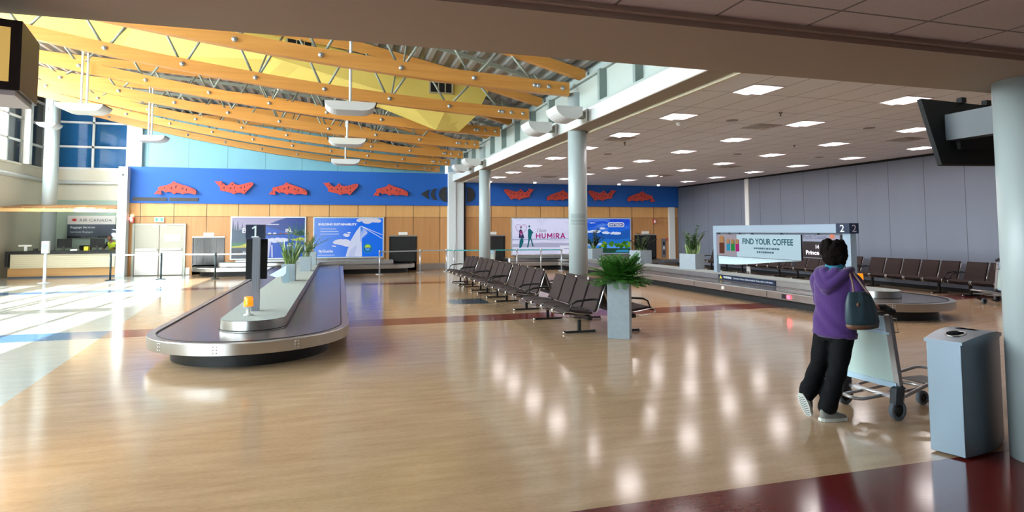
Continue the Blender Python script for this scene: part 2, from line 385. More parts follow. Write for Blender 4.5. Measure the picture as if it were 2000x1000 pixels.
# girder between the two halls
GL = mat('girder_infill', (182, 192, 186), .25, spec=.6)
struct(MB().box(4.98, 5.42, YF, YB-.3, 4.05, 4.34), 'trim_9', mat('girder_white', (214, 217, 216), .5))
struct(MB().box(4.985, 5.40, YF, YB-.3, 4.035, 4.05).box(5.47, 5.50, YF, YB, 4.01, 4.05), 'trim_10', mat('girder_soffit', (150, 136, 120), .7))
struct(MB().box(5.405, 5.47, YF, YB, 3.985, 4.034), 'trim_11', mat('pale_reveal', (214, 205, 180), .5))
struct(MB().box(5.18, 5.24, YF, YB-.3, 4.40, 5.06), 'wall_girder', GL)
struct(MB().box(5.0, 5.3, YF, YB-.3, 4.34, 4.40).box(5.1, 5.3, YF, YB-.3, 5.06, 5.11), 'trim_12', mat('girder_grey', (160, 170, 166), .5))
m = MB()
for k in range(15):
    y = 5.0+1.525*k
    if abs(y-12.7) > .3 and abs(y-21.8) > .3: m.box(5.02, 5.18, y-.05, y+.05, 4.40, 5.06)
struct(m, 'trim_13', mat('girder_stiffener', (128, 142, 138), .5))
struct(MB().box(5.45, 5.6, YF, 31.2, 4.2, 7.2), 'wall_clerestory', GREY)
# ================================================================== TALL HALL ROOF
ORD = ['nearest', 'second', 'third', 'fourth', 'fifth', 'sixth', 'seventh', 'eighth', 'ninth', 'tenth']
GLU = wood_material('glulam', (196, 132, 60), (222, 158, 80), False, rough=.4)
TUBEM = mat('strut_grey', (138, 142, 128), .5); PLATE = mat('bolt_plate', (186, 186, 182), .4, .5)
TY = [12.6+3.033*k for k in range(7)]
def zb(x): d = 4.95-x; return 4.82+.03*d+.0068*d*d           # underside of the bottom chords
TP = [(5.3, 5.20), (3, 5.80), (1.2, 6.20), (.3, 6.39), (-3, 6.80), (-6, 6.98), (-9, 7.15), (-12.6, 7.82)]
def zt(x):                                                     # underside of the top chords
    for (x1, z1), (x0, z0) in zip(TP, TP[1:]):
        if x >= x0: return z0+(z1-z0)*(x-x0)/(x1-x0)
    return TP[-1][1]
def chord(mb, fz, x0, x1, y, w, h, n=28):
    xs = [x1+(x0-x1)*i/n for i in range(n+1)]
    pts = [(x, fz(x)) for x in xs]+[(x, fz(x)+h) for x in xs[::-1]]
    k = len(mb.v); N = len(xs)
    vs = []
    for x in xs: z = fz(x); vs += [(x, y-w/2, z), (x, y+w/2, z), (x, y+w/2, z+h), (x, y-w/2, z+h)]
    fs = [(0, 3, 2, 1), tuple(4*(N-1)+i for i in (0, 1, 2, 3))]
    for i in range(N-1):
        a, b = 4*i, 4*i+4
        for q in range(4): fs.append((a+q, a+(q+1) % 4, b+(q+1) % 4, b+q))
    mb.add(vs, fs)
def make_truss():
    t = empty('roof_truss', (5.0, TY[0], 4.8)); T = Vector((-5.0, 0, -4.8))
    m = MB(); chord(m, zb, 4.95, -12.4, 0, .17, .29); m.build('bottom_chord', GLU, t, T)
    m = MB(); chord(m, zt, 5.35, -12.4, 0, .15, .24); m.build('top_chord', GLU, t, T)
    nodes = [4.2, 2.75, 1.2, -.4, -2.0, -3.6, -5.2, -6.8, -8.4, -10.0, -11.6]
    for i, x in enumerate(nodes):
        zz = zb(x)+.24
        for dx in (-.62, .62):
            if x+dx < -12.3: continue
            if zt(x+dx) - zz < .35: continue
            MB().tube([(x+dx*.12, 0, zz), (x+dx, 0, zt(x+dx)+.05)], .028, 8).build('web_strut', TUBEM, t, T)
        MB().tube([(x+.05, -.02, zz), (x+.25, .9, zt(x)+.02)], .022, 8).build('purlin_brace', TUBEM, t, T) if i % 2 == 0 else None
        b = MB().cyl((x, -.085, zb(x)+.145), (x, -.115, zb(x)+.145), .055, 6); b.cyl((x, -.115, zb(x)+.145), (x, -.14, zb(x)+.145), .022, 6)
        b.build('bolt_plate', PLATE, t, T)
    for x in (4.78, 4.45, 4.12):
        MB().cyl((x, -.085, zb(x)+.145), (x, -.115, zb(x)+.145), .05, 6).build('bolt_plate', PLATE, t, T)
    return t
tr0 = make_truss()
TL = ['nearest curved orange timber truss, its tip meeting the round column', 'second timber truss from the front, its lower chord crossing the yellow ceiling panel',
      'third curved timber truss, just behind the yellow panel', 'fourth timber truss, its tip at the farther round column',
      'fifth timber truss, two before the light blue back wall', 'sixth timber truss, next to last before the back wall', 'farthest timber truss, lowest in view, against the light blue wall']
for k in range(7):
    t = tr0 if k == 0 else copy_tree(tr0)
    t.location.y = TY[k]; tag(t, TL[k], 'roof truss', 'curved timber roof trusses')
# corrugated steel deck on the top chords
m = MB(); xs = []; x = -12.7; k = 0
while x < 5.6:
    hi = (k % 4) in (1, 2); xs.append((x, zt(x)+.26+(.10 if hi else 0))); x += .06 if (k % 2 == 0) else .11; k += 1
vs = [(x, y, z) for y in (3.9, YU+.1) for x, z in xs]; N = len(xs)
m.add(vs, [(i, i+N, i+N+1, i+1) for i in range(N-1)])
vs = [(x, y, zt(x)+.45) for y in (3.9, YU+.1) for x in [-12.7+i*.9 for i in range(21)]]
m.add(vs, [(i, i+1, i+22, i+21) for i in range(20)])
struct(m, 'ceiling_deck', mat('steel_deck', (150, 152, 150), .4, .45))
m = MB()
for y in [TY[0]-1.5+3.033*k for k in range(-1, 7)]:
    for q in range(18): x0 = -12.4+q; m.bar((x0, y, zt(x0)+.2), (x0+1, y, zt(x0+1)+.2), .06, .1)
struct(m, 'trim_14', TUBEM)
# yellow ceiling sail : folded sheet hung between the second and third trusses
YEL = mat('yellow_panel', (238, 216, 112), .6, noise=.04, nscale=(.6, .6, .6))
F = [(-12.45, 16.3, 7.75), (-9, 16.3, 7.38), (-5.0, 16.3, 7.10), (-1.43, 16.3, 6.17), (1.59, 16.3, 5.41), (2.78, 16.3, 5.11), (3.64, 16.3, 4.99)]
E_ = [(-12.45, 18.2, 7.60), (-9, 18.2, 6.98), (-6.1, 18.2, 6.52), (-2.2, 18.2, 6.05), (1.11, 18.2, 5.47), (2.80, 18.2, 4.86), (3.52, 18.2, 4.84)]
U = [(-5.0, 16.36, 7.12), (-1.43, 16.36, 6.82), (1.59, 16.36, 6.30), (2.78, 16.36, 6.02), (4.02, 16.36, 5.75)]
ys = empty('yellow_ceiling_sail', (0, 17, 6), 0, 'large folded yellow ceiling panel hung between the timber trusses', 'ceiling panel')
def sheet(rows, th=.03):
    a, b = rows; m = MB(); n = len(a)
    vs = [Vector(p) for p in a]+[Vector(p) for p in b]; vs2 = [p+Vector((0, 0.02, th)) for p in vs]
    fs = [(i, i+1, i+1+n, i+n) for i in range(n-1)]
    m.add(vs, fs); m.add(vs2, [f[::-1] for f in fs]); ring = list(range(n))+list(range(2*n-1, n-1, -1))
    m.add(vs+vs2, [(ring[i], ring[(i+1) % (2*n)], ring[(i+1) % (2*n)]+2*n, ring[i]+2*n) for i in range(2*n)]); return m
sheet((F, E_)).build('underside_panel', YEL, ys, (0, -17, -6))
FU = [F[2], F[3], F[4], F[5], F[6]]
sheet((FU, U)).build('upright_panel', YEL, ys, (0, -17, -6))
for (x, z, lb) in ((-1.05, 6.72, 'left of the three, touching the soffit edge'), (.95, 6.3, 'middle one of three'), (2.65, 5.72, 'right one of three, lowest')):
    g = empty('air_grille', (x, 16.28, z), 0, 'black slotted air grille in the yellow panel, '+lb, 'air grille', 'air grilles in the yellow panel')
    fm = MB(); fm.box(-.33, .33, -.02, .02, .13, .16).box(-.33, .33, -.02, .02, -.16, -.13).box(-.33, -.29, -.02, .02, -.13, .13).box(.29, .33, -.02, .02, -.13, .13).box(-.09, -.06, -.02, .02, -.13, .13).box(.1, .13, -.02, .02, -.13, .13)
    fm.build('frame', mat('grille_frame', (176, 170, 140), .5), g); MB().box(-.3, .3, -.012, .02, -.14, .14).build('grille', BLK, g)
# bell-shaped sensor lights on the deck
for (x, y, z, lb) in ((2.45, 12.0, 5.65, 'white can light under the steel deck near the top centre'), (-1.9, 17.6+3, 6.35, 'small white can light between the third and fourth timber trusses')):
    c = empty('can_light', (x, y, z), 0, lb, 'ceiling light'); MB().lathe([(.09, 0), (.11, .02), (.10, .25), (.05, .3), (.05, .42)]).build('housing', WHT, c); MB().lathe([(.08, -.004), (.08, .004)]).build('lens', mat('lens_white', (240, 240, 235), .3), c)
# pendant uplights : shallow white troughs on rods
LAMPM = mat('uplight_white', (206, 206, 204), .45)
def trough_profile(w, h):
    pts = [(-w/2, h)]
    for k in range(9): a = R(180+90*k/8); pts.append((-w/2+.03+.30*(1+math.cos(a)), h+(h)*math.sin(a)))
    pts2 = [(-p[0], p[1]) for p in pts[::-1]]; return pts+pts2
def make_pendant(zt_, w=1.15):
    p = empty('pendant_uplight', (0, 0, 0)); m = MB().prism(trough_profile(w, .19), -.35, .35, 'y'); m.build('shade', LAMPM, p)
    MB().tube([(0, -.18, .15), (0, -.18, zt_)], .03, 8).build('rod', WHT, p); MB().tube([(0, .18, .15), (0, .18, zt_)], .03, 8).build('rod', WHT, p)
    return p
pl = [(.2, 12.6+1.2, 4.42, 'white trough pendant light, nearest of the three in the middle of the hall'), (.2, 18.9, 4.38, 'white trough pendant light, middle of the three hanging in a line'),
      (.2, 24.2, 4.36, 'white trough pendant farthest back in the middle line, before the blue wall'), (-6.55, 18.3, 4.93, 'white trough pendant light on rods at the left, before the blue windows'),
      (-6.6, 24.3, 5.02, 'white trough pendant light before the light blue wall at the left'), (-11.3, 28.3, 5.95, 'small white trough light in front of the left round column')]
for i, (x, y, z, lb) in enumerate(pl):
    h = zt(x)+.30-z
    p = make_pendant(h, .72 if i == 5 else 1.15); p.location = (x, y, z); tag(p, lb, 'pendant light', 'white trough pendant lights')
# wall uplights bracketed off the girder
def make_bracket():
    p = empty('girder_uplight', (0, 0, 0)); w, h = .58, .26
    pts = [(-w/2, h)]
    for k in range(9): a = R(180+90*k/8); pts.append((-w/2+.34*(1+math.cos(a)), h+h*math.sin(a)))
    pts += [(w/2-.12, 0), (w/2, .08), (w/2, h)]
    MB().prism(pts, 0, .62, 'y').build('shade', LAMPM, p); MB().box(w/2, w/2+.16, .2, .32, .06, .20).build('arm', mat('bracket_khaki', (142, 138, 122), .5), p)
    MB().box(w/2+.14, w/2+.17, .16, .36, .0, .27).build('mounting_plate', WHT, p)
    return p
bp = make_bracket()
for i, (y, lb) in enumerate(((11.35, 'curved white uplight on the girder, nearest, overlapping the near round column'), (13.2, 'curved white uplight on the girder just behind the near round column'), (20.6, 'curved white uplight on the girder beside the far round column'), (22.6, 'curved white uplight on the girder, farthest back'))):
    p = bp if i == 0 else copy_tree(bp); p.location = (4.485, y, 4.06); tag(p, lb, 'wall light', 'uplights along the girder')

# ================================================================== RIGHT CEILING FIXTURES
EMT = mat('troffer_lens', (255, 240, 238), .5, emit=(255, 240, 240), es=1.1); TF = mat('troffer_frame', (205, 198, 196), .5)
EMT2 = mat('troffer_lens_dim', (235, 215, 218), .5, emit=(255, 226, 232), es=.6)
def make_troffer():
    t = empty('ceiling_light', (0, 0, 0)); m = MB()
    for a, b, c, d in ((-.3, .3, -.3, -.275), (-.3, .3, .275, .3), (-.3, -.275, -.275, .275), (.275, .3, -.275, .275)): m.box(a, b, c, d, -.012, .02)
    m.build('frame', TF, t)
    m = MB(); m.prism([(-.275, .0), (-.02, -.03), (.02, -.03), (.02, 0)], -.275, .275, 'y'); m.build('diffuser', EMT, t)
    MB().box(.02, .275, -.275, .275, -.01, .0).build('reflector', EMT2, t)
    return t
tf = make_troffer(); first = True
GX = [6.42, 9.45, 12.46, 15.45]; GY = [8.07, 10.42, 12.75, 15.1, 17.45, 19.75, 22.15, 24.35]
rn = ['row beside the girder', 'second row from the girder', 'third row from the girder', 'row along the grey wall']
for i, x in enumerate(GX):
    for j, y in enumerate(GY):
        if i == 3 and j == 0: continue
        t = tf if first else copy_tree(tf); first = False; t.location = (x, y, 4.03)
        q = ORD[j]+' to the camera' if j == 0 else (ORD[j]+' from the front' if j < 7 else 'last before the back wall')
        tag(t, 'square recessed ceiling light in the %s, %s' % (rn[i], q), 'ceiling light', 'recessed square lights of the tiled ceiling')
        l = add_light('troffer_lamp', 'AREA', (0, 0, -.035), (0, 0, 0), 4.2, (1, .94, .93), (.5, .5)); l.parent = t
for k, (x, y, lb) in enumerate(((8.81, 10.99, 'nearest, left of centre'), (13.58, 11.62, 'nearest to the wall-mounted screen'), (6.6, 13.4, 'beside the near column'), (12.82, 22.0, 'over the far end of the right carousel'), (13.3, 18.3, 'over the middle of the right carousel'), (8.4, 23.6, 'in front of the bright poster'))):
    v = empty('air_diffuser', (x, y, 4.03), 0, 'square ceiling air diffuser with dark smudges, '+lb, 'air vent', 'square air diffusers in the tiled ceiling')
    m = MB()
    for s_, z_ in ((.29, -.012), (.2, -.03), (.11, -.045)): m.box(-s_, s_, -s_, s_, z_, z_+.012)
    m.build('louvre', mat('diffuser_grey', (176, 168, 162), .6), v); MB().box(-.3, .3, -.3, .3, -.006, .002).build('frame', mat('diffuser_dark', (120, 110, 104), .8), v)
for k, (x, y, lb) in enumerate(((7.73, 10.52, 'nearest the camera'), (11.27, 10.53, 'second, towards the screen'), (11.34, 15.22, 'middle of the ceiling'), (14.3, 15.22, 'towards the grey wall'), (7.6, 16.2, 'behind the near column'), (8.6, 20.0, 'far left'))):
    m = MB().lathe([(.12, 0), (.12, -.008), (.10, -.012)], n=20); o = m.build('ceiling_speaker', mat('speaker_grey', (140, 132, 128), .7), None, (x, y, 4.03)); tag(o, 'round grey ceiling speaker, '+lb, 'speaker', 'round speakers in the tiled ceiling')
for k, (x, y, lb) in enumerate(((8.1, 9.55, 'between the first light rows'), (11.6, 13.2, 'at mid ceiling'), (7.0, 13.9, 'near the column'))):
    o = MB().lathe([(.03, 0), (.035, -.02), (.012, -.03), (.012, -.07), (.028, -.075)], n=12).build('sprinkler_head', mat('sprinkler', (120, 112, 104), .5), None, (x, y, 4.03)); tag(o, 'small ceiling sprinkler head '+lb, 'sprinkler', 'sprinkler heads')
o = MB().lathe([(.06, 0), (.06, -.04), (.035, -.08), (.0, -.1)], n=14).build('ceiling_camera', WHT, None, (6.75, 10.95, 4.03)); tag(o, 'small white dome camera on the ceiling beside the near column', 'camera')
for k in range(5):
    o = MB().lathe([(.05, 0), (.07, -.03), (.05, -.05)], n=14).build('spotlight', mat('spot_lens', (255, 240, 225), .5, emit=(255, 240, 220), es=3), None, (6.6+2.15*k, 26.6, 4.03)); tag(o, 'small round spotlight above the carved fish, %s from the column' % ['first', 'second', 'third', 'fourth', 'fifth'][k], 'spotlight', 'spotlights above the right-hand fish')
# unseen lamps added above and behind the camera to light the near zone
for k, (x, y) in enumerate(((2.4, -1.6), (7.6, -1.6), (12.5, 0.2), (12.5, -4.0))):
    t = copy_tree(tf); t.location = (x, y, 3.03); tag(t, 'unseen square light added behind the viewer, %s along' % ORD[k], 'ceiling light', 'added unseen lights of the low near ceiling')
# ================================================================== CAROUSELS
BELT = mat('belt_slats', (74, 70, 72), .22, spec=.6); CARPET = mat('island_carpet', (150, 156, 152), .95, noise=.35, nscale=(40, 40, 40))
RUB = mat('rubber_black', (14, 14, 16), .5)
def belt_mat():
    m = MATS['belt_slats']; n = NX(m); P, x, y, z = n.pos()
    f = n.noise(P, (1.2, 14, 1), 4); base = n.mix(f, (62, 56, 56), (88, 80, 80)); base = n.mix(n.line(y, .25, 0, .008), base, (24, 22, 22))
    n.nt.links.new(base, n.b.inputs['Base Color'])
belt_mat()
def carousel_path(cx, half, yn, off):
    """outline at distance off from the belt centre line (+ = outside) ; starts in the left opening, ends in the right one"""
    pts = []; lw = .92; yc = 26.30; ra = .62; op = 3.99
    o = off
    # left opening going -y
    X = cx-op; pts.append((X-o, 28.4)); 
    # quarter turn towards +x ; centre (X+ra, yc+ra)
    for k in range(9): a = R(180+90*k/8); rr = ra+o; pts.append((X+ra+rr*math.cos(a), yc+ra+rr*math.sin(a)))
    # corner down to the leg : inner corner, centre (cx-lw-.5, yc-.5)
    for k in range(7): a = R(90-90*k/6); rr = max(.5-o, .01); pts.append((cx-lw-.5+rr*math.cos(a), yc-.5+rr*math.sin(a)))
    for k in range(33): a = R(180+180*k/32); rr = lw+o; pts.append((cx+rr*math.cos(a), yn+rr*math.sin(a)))
    for k in range(7): a = R(180-90*k/6); rr = max(.5-o, .01); pts.append((cx+lw+.5+rr*math.cos(a), yc-.5+rr*math.sin(a)))
    X = cx+op
    for k in range(9): a = R(270+90*k/8); rr = ra+o; pts.append((X-ra+rr*math.cos(a), yc+ra+rr*math.sin(a)))
    pts.append((X+o, 28.4)); return pts
def ribbon(mb, A, B):
    n = len(A); mb.add(list(A)+list(B), [(i, i+1, n+i+1, n+i) for i in range(n-1)]); return mb
def sweep(mb, cx, yn, prof):
    """profile of (offset, z) swept along the path"""
    rows = [[(x, y, z) for x, y in carousel_path(cx, 0, yn, o)] for o, z in prof]
    for a, b in zip(rows, rows[1:]): ribbon(mb, a, b)
    return mb
def make_carousel(cx, yn, label, marks):
    c = empty('baggage_carousel', (cx, yn, 0), 0, label, 'baggage carousel'); T = Vector((-cx, -yn, 0))
    smooth(sweep(MB(), cx, yn, [(-.47, .352), (.33, .352)]).build('belt', BELT, c, T))
    smooth(sweep(MB(), cx, yn, [(.33, .36), (.45, .36), (.455, .35), (.455, .205), (.42, .20), (.40, .20)]).build('rim', STEEL, c, T), 30)
    smooth(sweep(MB(), cx, yn, [(.33, .352), (.33, .366), (.345, .366), (.345, .36)]).build('belt_edge_strip', RUB, c, T))
    smooth(sweep(MB(), cx, yn, [(.42, .205), (.16, .205), (.16, 0)]).build('base', RUB, c, T))
    smooth(sweep(MB(), cx, yn, [(-.46, .352), (-.47, .50)]).build('island_curb', STEEL, c, T), 30)
    smooth(sweep(MB(), cx, yn, [(-.455, .36), (-.452, .372)]).build('curb_seal', RUB, c, T), 30)
    ip = carousel_path(cx, 0, yn, -.47)
    m = MB(); bm = bmesh.new(); vv = [bm.verts.new((x, min(y, YB+.5), .505)) for x, y in ip]; bm.faces.new(vv); bmesh.ops.triangulate(bm, faces=bm.faces[:])
    bmesh.ops.recalc_face_normals(bm, faces=bm.faces[:]); me = bpy.data.meshes.new('island_top'); bm.to_mesh(me); bm.free(); me.materials.append(CARPET)
    o = bpy.data.objects.new('island_top', me); COL.objects.link(o); o.parent = c; o.location = T
    # joints with rivets round the near rim
    m = MB()
    for g in marks:
        for dg in (-.9, .9):
            for zz in (.24, .28, .32):
                a = R(g+dg); p = Vector((cx+1.378*math.cos(a), yn+1.378*math.sin(a), zz)); n = Vector((math.cos(a), math.sin(a), 0)); m.cyl(p-n*.006, p+n*.004, .009, 6)
    m.build('rivets', CHROME, c, T, kind='stuff')
    m = MB()
    for sgn in (-1, 1):
        x = cx+sgn*1.378
        for y in range(int(yn)+2, 26, 3): m.box(x-.003, x+.003, y-.006, y+.006, .21, .355)
    m.build('rim_joints', RUB, c, T)
    return c
c1 = make_carousel(-1.21, 9.80, 'long left baggage carousel with steel rim, reaching towards the viewer under the number 1 post', (222, 258, 300))
c2 = make_carousel(11.02, 10.28, 'right-hand baggage carousel with brown steel rim under the number 2 sign, behind the person', (200, 235))
for cc, x, y, z, ang in ((c2, 9.64, 11.32, .30, 0), (c2, 9.64, 13.66, .29, 0)):
    pass
RED = mat('red_lens', (255, 90, 110), .3, emit=(255, 60, 80), es=1.6)
MB().box(-.012, .0, -.07, .07, -.05, .05).build('button_plate', DARK, c2, (9.643-11.02, 11.42-10.28, .285)); MB().box(-.02, 0, -.05, .05, -.04, .04).build('red_button', RED, c2, (9.638-11.02, 11.27-10.28, .285))
MB().box(-.02, 0, -.05, .05, -.035, .035).build('white_switch', WHT, c2, (9.643-11.02, 13.66-10.28, .28))
# rear step of the steel casings along the wall
# baggage openings in the wall
CURT = mat('strip_curtain', (26, 27, 28), .4, bump=.3, nscale=(40, 1, 1))
ol = ['left-hand black curtained baggage opening by the grey double doors', 'black curtained baggage opening between the blue poster and the white pillar', 'black curtained baggage opening behind the far round column', 'black curtained baggage opening at the right end, behind a box planter']
for k, (a, b) in enumerate(holes):
    g = empty('baggage_opening', ((a+b)/2, YB, 0), 0, ol[k], 'baggage opening', 'curtained belt openings'); w2 = (b-a)/2
    MB().box(-w2, w2, -.05, .02, 1.53, 1.58).build('lintel', mat('lintel_steel', (170, 172, 170), .3, .8), g)
    MB().box(-w2-.0, -w2+.04, -.04, .05, .36, 1.53).build('jamb', DARK, g); MB().box(w2-.04, w2, -.04, .05, .36, 1.53).build('jamb', DARK, g)
    n = 9
    for i in range(n):
        x0 = -w2+.045+(2*w2-.09)*i/n; MB().prism([(x0, -.004+.006*(i % 2)), (x0+(2*w2-.09)/n*.985, -.004+.006*(i % 2)), (x0+(2*w2-.09)/n*.985, .004+.006*(i % 2)), (x0, .004+.006*(i % 2))], .40, 1.53, 'z').build('curtain_strip', CURT, g)
    pq = MB().box(-.20, .20, -.03, -.0, 1.60, 1.73).build('small_sign', mat('small_sign_white', (225, 225, 220), .5), None, ((a+b)/2, YB, 0)); tag(pq, 'small white plate above the '+ol[k].replace('black curtained ', '').split(' behind a box')[0], 'sign', 'white plates above the openings')
# amber beacons
def make_beacon():
    b = empty('warning_beacon', (0, 0, 0)); MB().lathe([(.07, 0), (.07, .015), (.03, .03), (.025, .10), (.055, .13), (.075, .14)], n=20).build('base', mat('beacon_base', (205, 205, 200), .4), b)
    MB().lathe([(.068, .14), (.07, .16), (.064, .27), (.05, .285)], n=20).build('lens', mat('amber_lens', (240, 130, 10), .15, emit=(255, 130, 0), es=.35, coat=.6), b)
    MB().lathe([(.02, .15), (.03, .2), (.02, .25)], n=10).build('lamp', mat('amber_lamp', (255, 200, 80), .3, emit=(255, 190, 60), es=2), b); return b
b1 = make_beacon(); b1.location = (-1.31, 9.98, .505); tag(b1, 'amber warning beacon on the near end of the left carousel', 'warning light', 'amber carousel beacons')
b2 = copy_tree(b1); b2.location = (11.35, 11.0, .505); tag(b2, 'amber warning beacon on the right carousel island, right of the person', 'warning light', 'amber carousel beacons')
# number 1 post
PG = mat('post_grey', (132, 136, 146), .4, .3)
p = empty('number_post', (-1.28, 10.53, .505), 0, 'grey post on the left carousel with navy number 1 sign and black screens', 'sign post')
MB().box(-.058, .058, -.04, .06, 0, 1.18).build('post', PG, p)
for k in range(4): MB().box(-.05+.03*k, -.046+.03*k, -.0425, -.04, 0, 1.16).build('groove', mat('groove', (98, 102, 112), .5), p)
nb = MB().box(-.165, .12, -.03, .10, 1.155, 1.385).build('number_sign', NAVY, p)
MB().prism([(-.075+a*1.0, 1.175+b) for a, b in ((0, 0), (.105, 0), (.105, .022), (.068, .022), (.068, .19), (.045, .19), (.0, .155), (.009, .135), (.042, .156), (.042, .022), (0, .022))], -.034, -.0301, 'y').build('numeral', mat('number_white', (220, 232, 232), .5), nb)
s = MB().box(-.17, .15, .10, .17, .50, 1.15).build('screen_casing', BLK, p); MB().box(-.15, .13, .17, .175, .52, 1.13).build('screen', BLK, s)
# white slanted sign stand
q = empty('slanted_sign_stand', (-1.28, 16.0, .505), 0, 'small white half-round sign on a short post on the left carousel, before the planters', 'sign stand')
MB().box(-.04, .10, -.03, .03, 0, .40).build('post', mat('stand_teal_grey', (134, 158, 168), .5), q)
MB().prism([(-.36, .20), (.03, .43), (.03, .24), (-.04, .17), (-.2, .14)], -.035, -.0301, 'y').build('plate', mat('plate_white', (214, 226, 232), .4), q)
# rear low steel backs of the casings
for nm, x0, x1, lb in (('left', -4.4, 2.1, 'low steel guard behind the left carousel, under the two posters'), ('right', 7.7, 14.3, 'low steel guard behind the right carousel, under the bright posters')):
    o = MB().box(x0+.2, x1-.2, 27.2, 27.5, .0, .62).build('belt_guard', STEEL, None, (0, 0, .505)) if False else MB().box(x0+.3, x1-.3, 27.15, YB-.01, .505, .575).build('belt_guard', STEEL); tag(o, lb, 'guard')

# ---- planters
STONE = mat('planter_stone', (146, 158, 166), .55, noise=.12, nscale=(14, 14, 14)); SOIL = mat('soil', (46, 36, 28), .95)
def make_box(w, d, h, name):
    p = empty(name, (0, 0, 0)); m = MB(); t = .025
    m.box(-w/2, w/2, -d/2, -d/2+t, 0, h).box(-w/2, w/2, d/2-t, d/2, 0, h).box(-w/2, -w/2+t, -d/2+t, d/2-t, 0, h).box(w/2-t, w/2, -d/2+t, d/2-t, 0, h).box(-w/2+t, w/2-t, -d/2+t, d/2-t, 0, .03)
    bevel(m.build('pot', STONE, p), .004); MB().box(-w/2+t, w/2-t, -d/2+t, d/2-t, h-.08, h-.05).build('soil', SOIL, p); return p
LEAFZ = mat('leaf_dark_green', (44, 88, 40), .35, noise=.3, nscale=(9, 9, 9)); LEAFB = mat('leaf_pale', (132, 156, 96), .4, noise=.4, nscale=(8, 8, 8)); STEMM = mat('stem_green', (110, 130, 70), .5)
def leaf(mb, p, d, L, W, up=Vector((0, 0, 1)), bend=.2):
    d = d.normalized(); s_ = d.cross(up); 
    if s_.length < .1: s_ = d.cross(Vector((1, 0, 0)))
    s_.normalize(); nrm = s_.cross(d).normalized(); vs = []; 
    prof = ((0, .12), (.25, .8), (.5, 1), (.78, .6), (1, .03))
    for t, ww in prof:
        c = p+d*L*t-nrm*bend*L*t*t
        vs += [c-s_*W*ww/2+nrm*W*ww*.12, c, c+s_*W*ww/2+nrm*W*ww*.12]
    fs = []
    for i in range(4):
        a = 3*i; fs += [(a, a+1, a+4, a+3), (a+1, a+2, a+5, a+4)]
    mb.add(vs, fs)
def zz_plant(parent, z0, n, H, spread, w, seed=1, lm=LEAFZ, droop=.3, stems=STEMM, leafL=.075):
    rd = random.Random(seed); st = MB(); lf = MB(); lf.smooth = True
    for i in range(n):
        a = rd.uniform(0, 2*math.pi); r0 = rd.uniform(.0, w*.35); base = Vector((math.cos(a)*r0, math.sin(a)*r0, z0)); out = Vector((math.cos(a), math.sin(a), 0))
        L = H*rd.uniform(.55, 1.05); lean = spread*rd.uniform(.15, 1.0); pts = []
        for k in range(8):
            t = k/7; pts.append(base+Vector((0, 0, L*t*(1-.25*lean*t)))+out*(lean*L*t*t))
        st.tube(pts, [.012-.009*k/7 for k in range(8)], 6)
        for k in range(2, 8):
            for q in (0, .5):
                t = (k+q)/7.5; 
                if t > 1: continue
                i0 = min(int(t*7), 6); c = pts[i0].lerp(pts[i0+1], t*7-i0); tg = (pts[i0+1]-pts[i0]).normalized(); side = tg.cross(Vector((rd.uniform(-.3, .3), rd.uniform(-.3, .3), 1)))
                if side.length < .1: side = tg.cross(Vector((1, 0, 0)))
                side.normalize()
                for sg in (-1, 1): leaf(lf, c, side*sg*.9+tg*.75, leafL*rd.uniform(.8, 1.2)*(1.25-.5*t), leafL*.42)
    st.build('stems', stems, parent); lf.build('foliage', lm, parent)
def snake_plant(parent, z0, n, H, w, seed=1, lm=LEAFB):
    rd = random.Random(seed); lf = MB(); lf.smooth = True
    for i in range(n):
        a = rd.uniform(0, 6.28); base = Vector((math.cos(a)*rd.uniform(0, w*.4), math.sin(a)*rd.uniform(0, w*.4), z0)); d = Vector((math.cos(a)*rd.uniform(.05, .5), math.sin(a)*rd.uniform(.05, .5), 1))
        leaf(lf, base, d, H*rd.uniform(.6, 1.1), .05, Vector((math.cos(a+1.3), math.sin(a+1.3), 0)), rd.uniform(-.25, .3))
    lf.build('foliage', lm, parent)
for k, (x, y, w_, h_, kind, lb) in enumerate(((-1.24, 16.65, .34, .44, 's', 'grey box planter with pale strappy plant on the left carousel, nearest of its three'), (-1.03, 20.6, .34, .46, 'z', 'grey box planter on the left carousel island, middle of its three'), (-1.05, 24.2, .46, .50, 'z', 'grey box planter on the left carousel, farthest, by the posters'))):
    p = make_box(w_, w_, h_, 'potted_plant'); p.location = (x, y, .505); tag(p, lb, 'potted plant', 'box planters on the left carousel')
    if kind == 's': snake_plant(p, h_-.06, 34, .66, w_, 3); zz_plant(p, h_-.06, 8, 1.0, .55, w_, 8, LEAFB, leafL=.10)
    else: zz_plant(p, h_-.06, 12, .95, .9, w_, 5+k, LEAFZ if k == 1 else LEAFB, leafL=.09)
for k, (x, y, w_, h_, n_, H_, lb) in enumerate(((11.22, 17.55, .58, .50, 13, .85, 'grey box planter with tall arching plant beside the coffee screen frame'), (11.28, 21.2, .60, .50, 16, .75, 'grey box planter before the right-hand black baggage opening'), (11.1, 25.3, .6, .46, 18, .95, 'box planter with dark spiky plant in front of the landscape poster'))):
    p = make_box(w_, w_, h_, 'potted_plant'); p.location = (x, y, .505); p.rotation_euler = (0, 0, R((27, 17, 15)[k])); tag(p, lb, 'potted plant', 'box planters on the right carousel')
    if k == 0: zz_plant(p, h_-.06, 12, 1.0, .75, w_, 21, LEAFZ, leafL=.16); snake_plant(p, h_-.06, 26, .5, w_, 9)
    else: zz_plant(p, h_-.06, n_, H_, .8, w_, 30+k, mat('leaf_deep', (26, 52, 30), .4, noise=.3, nscale=(9, 9, 9)), leafL=.13)
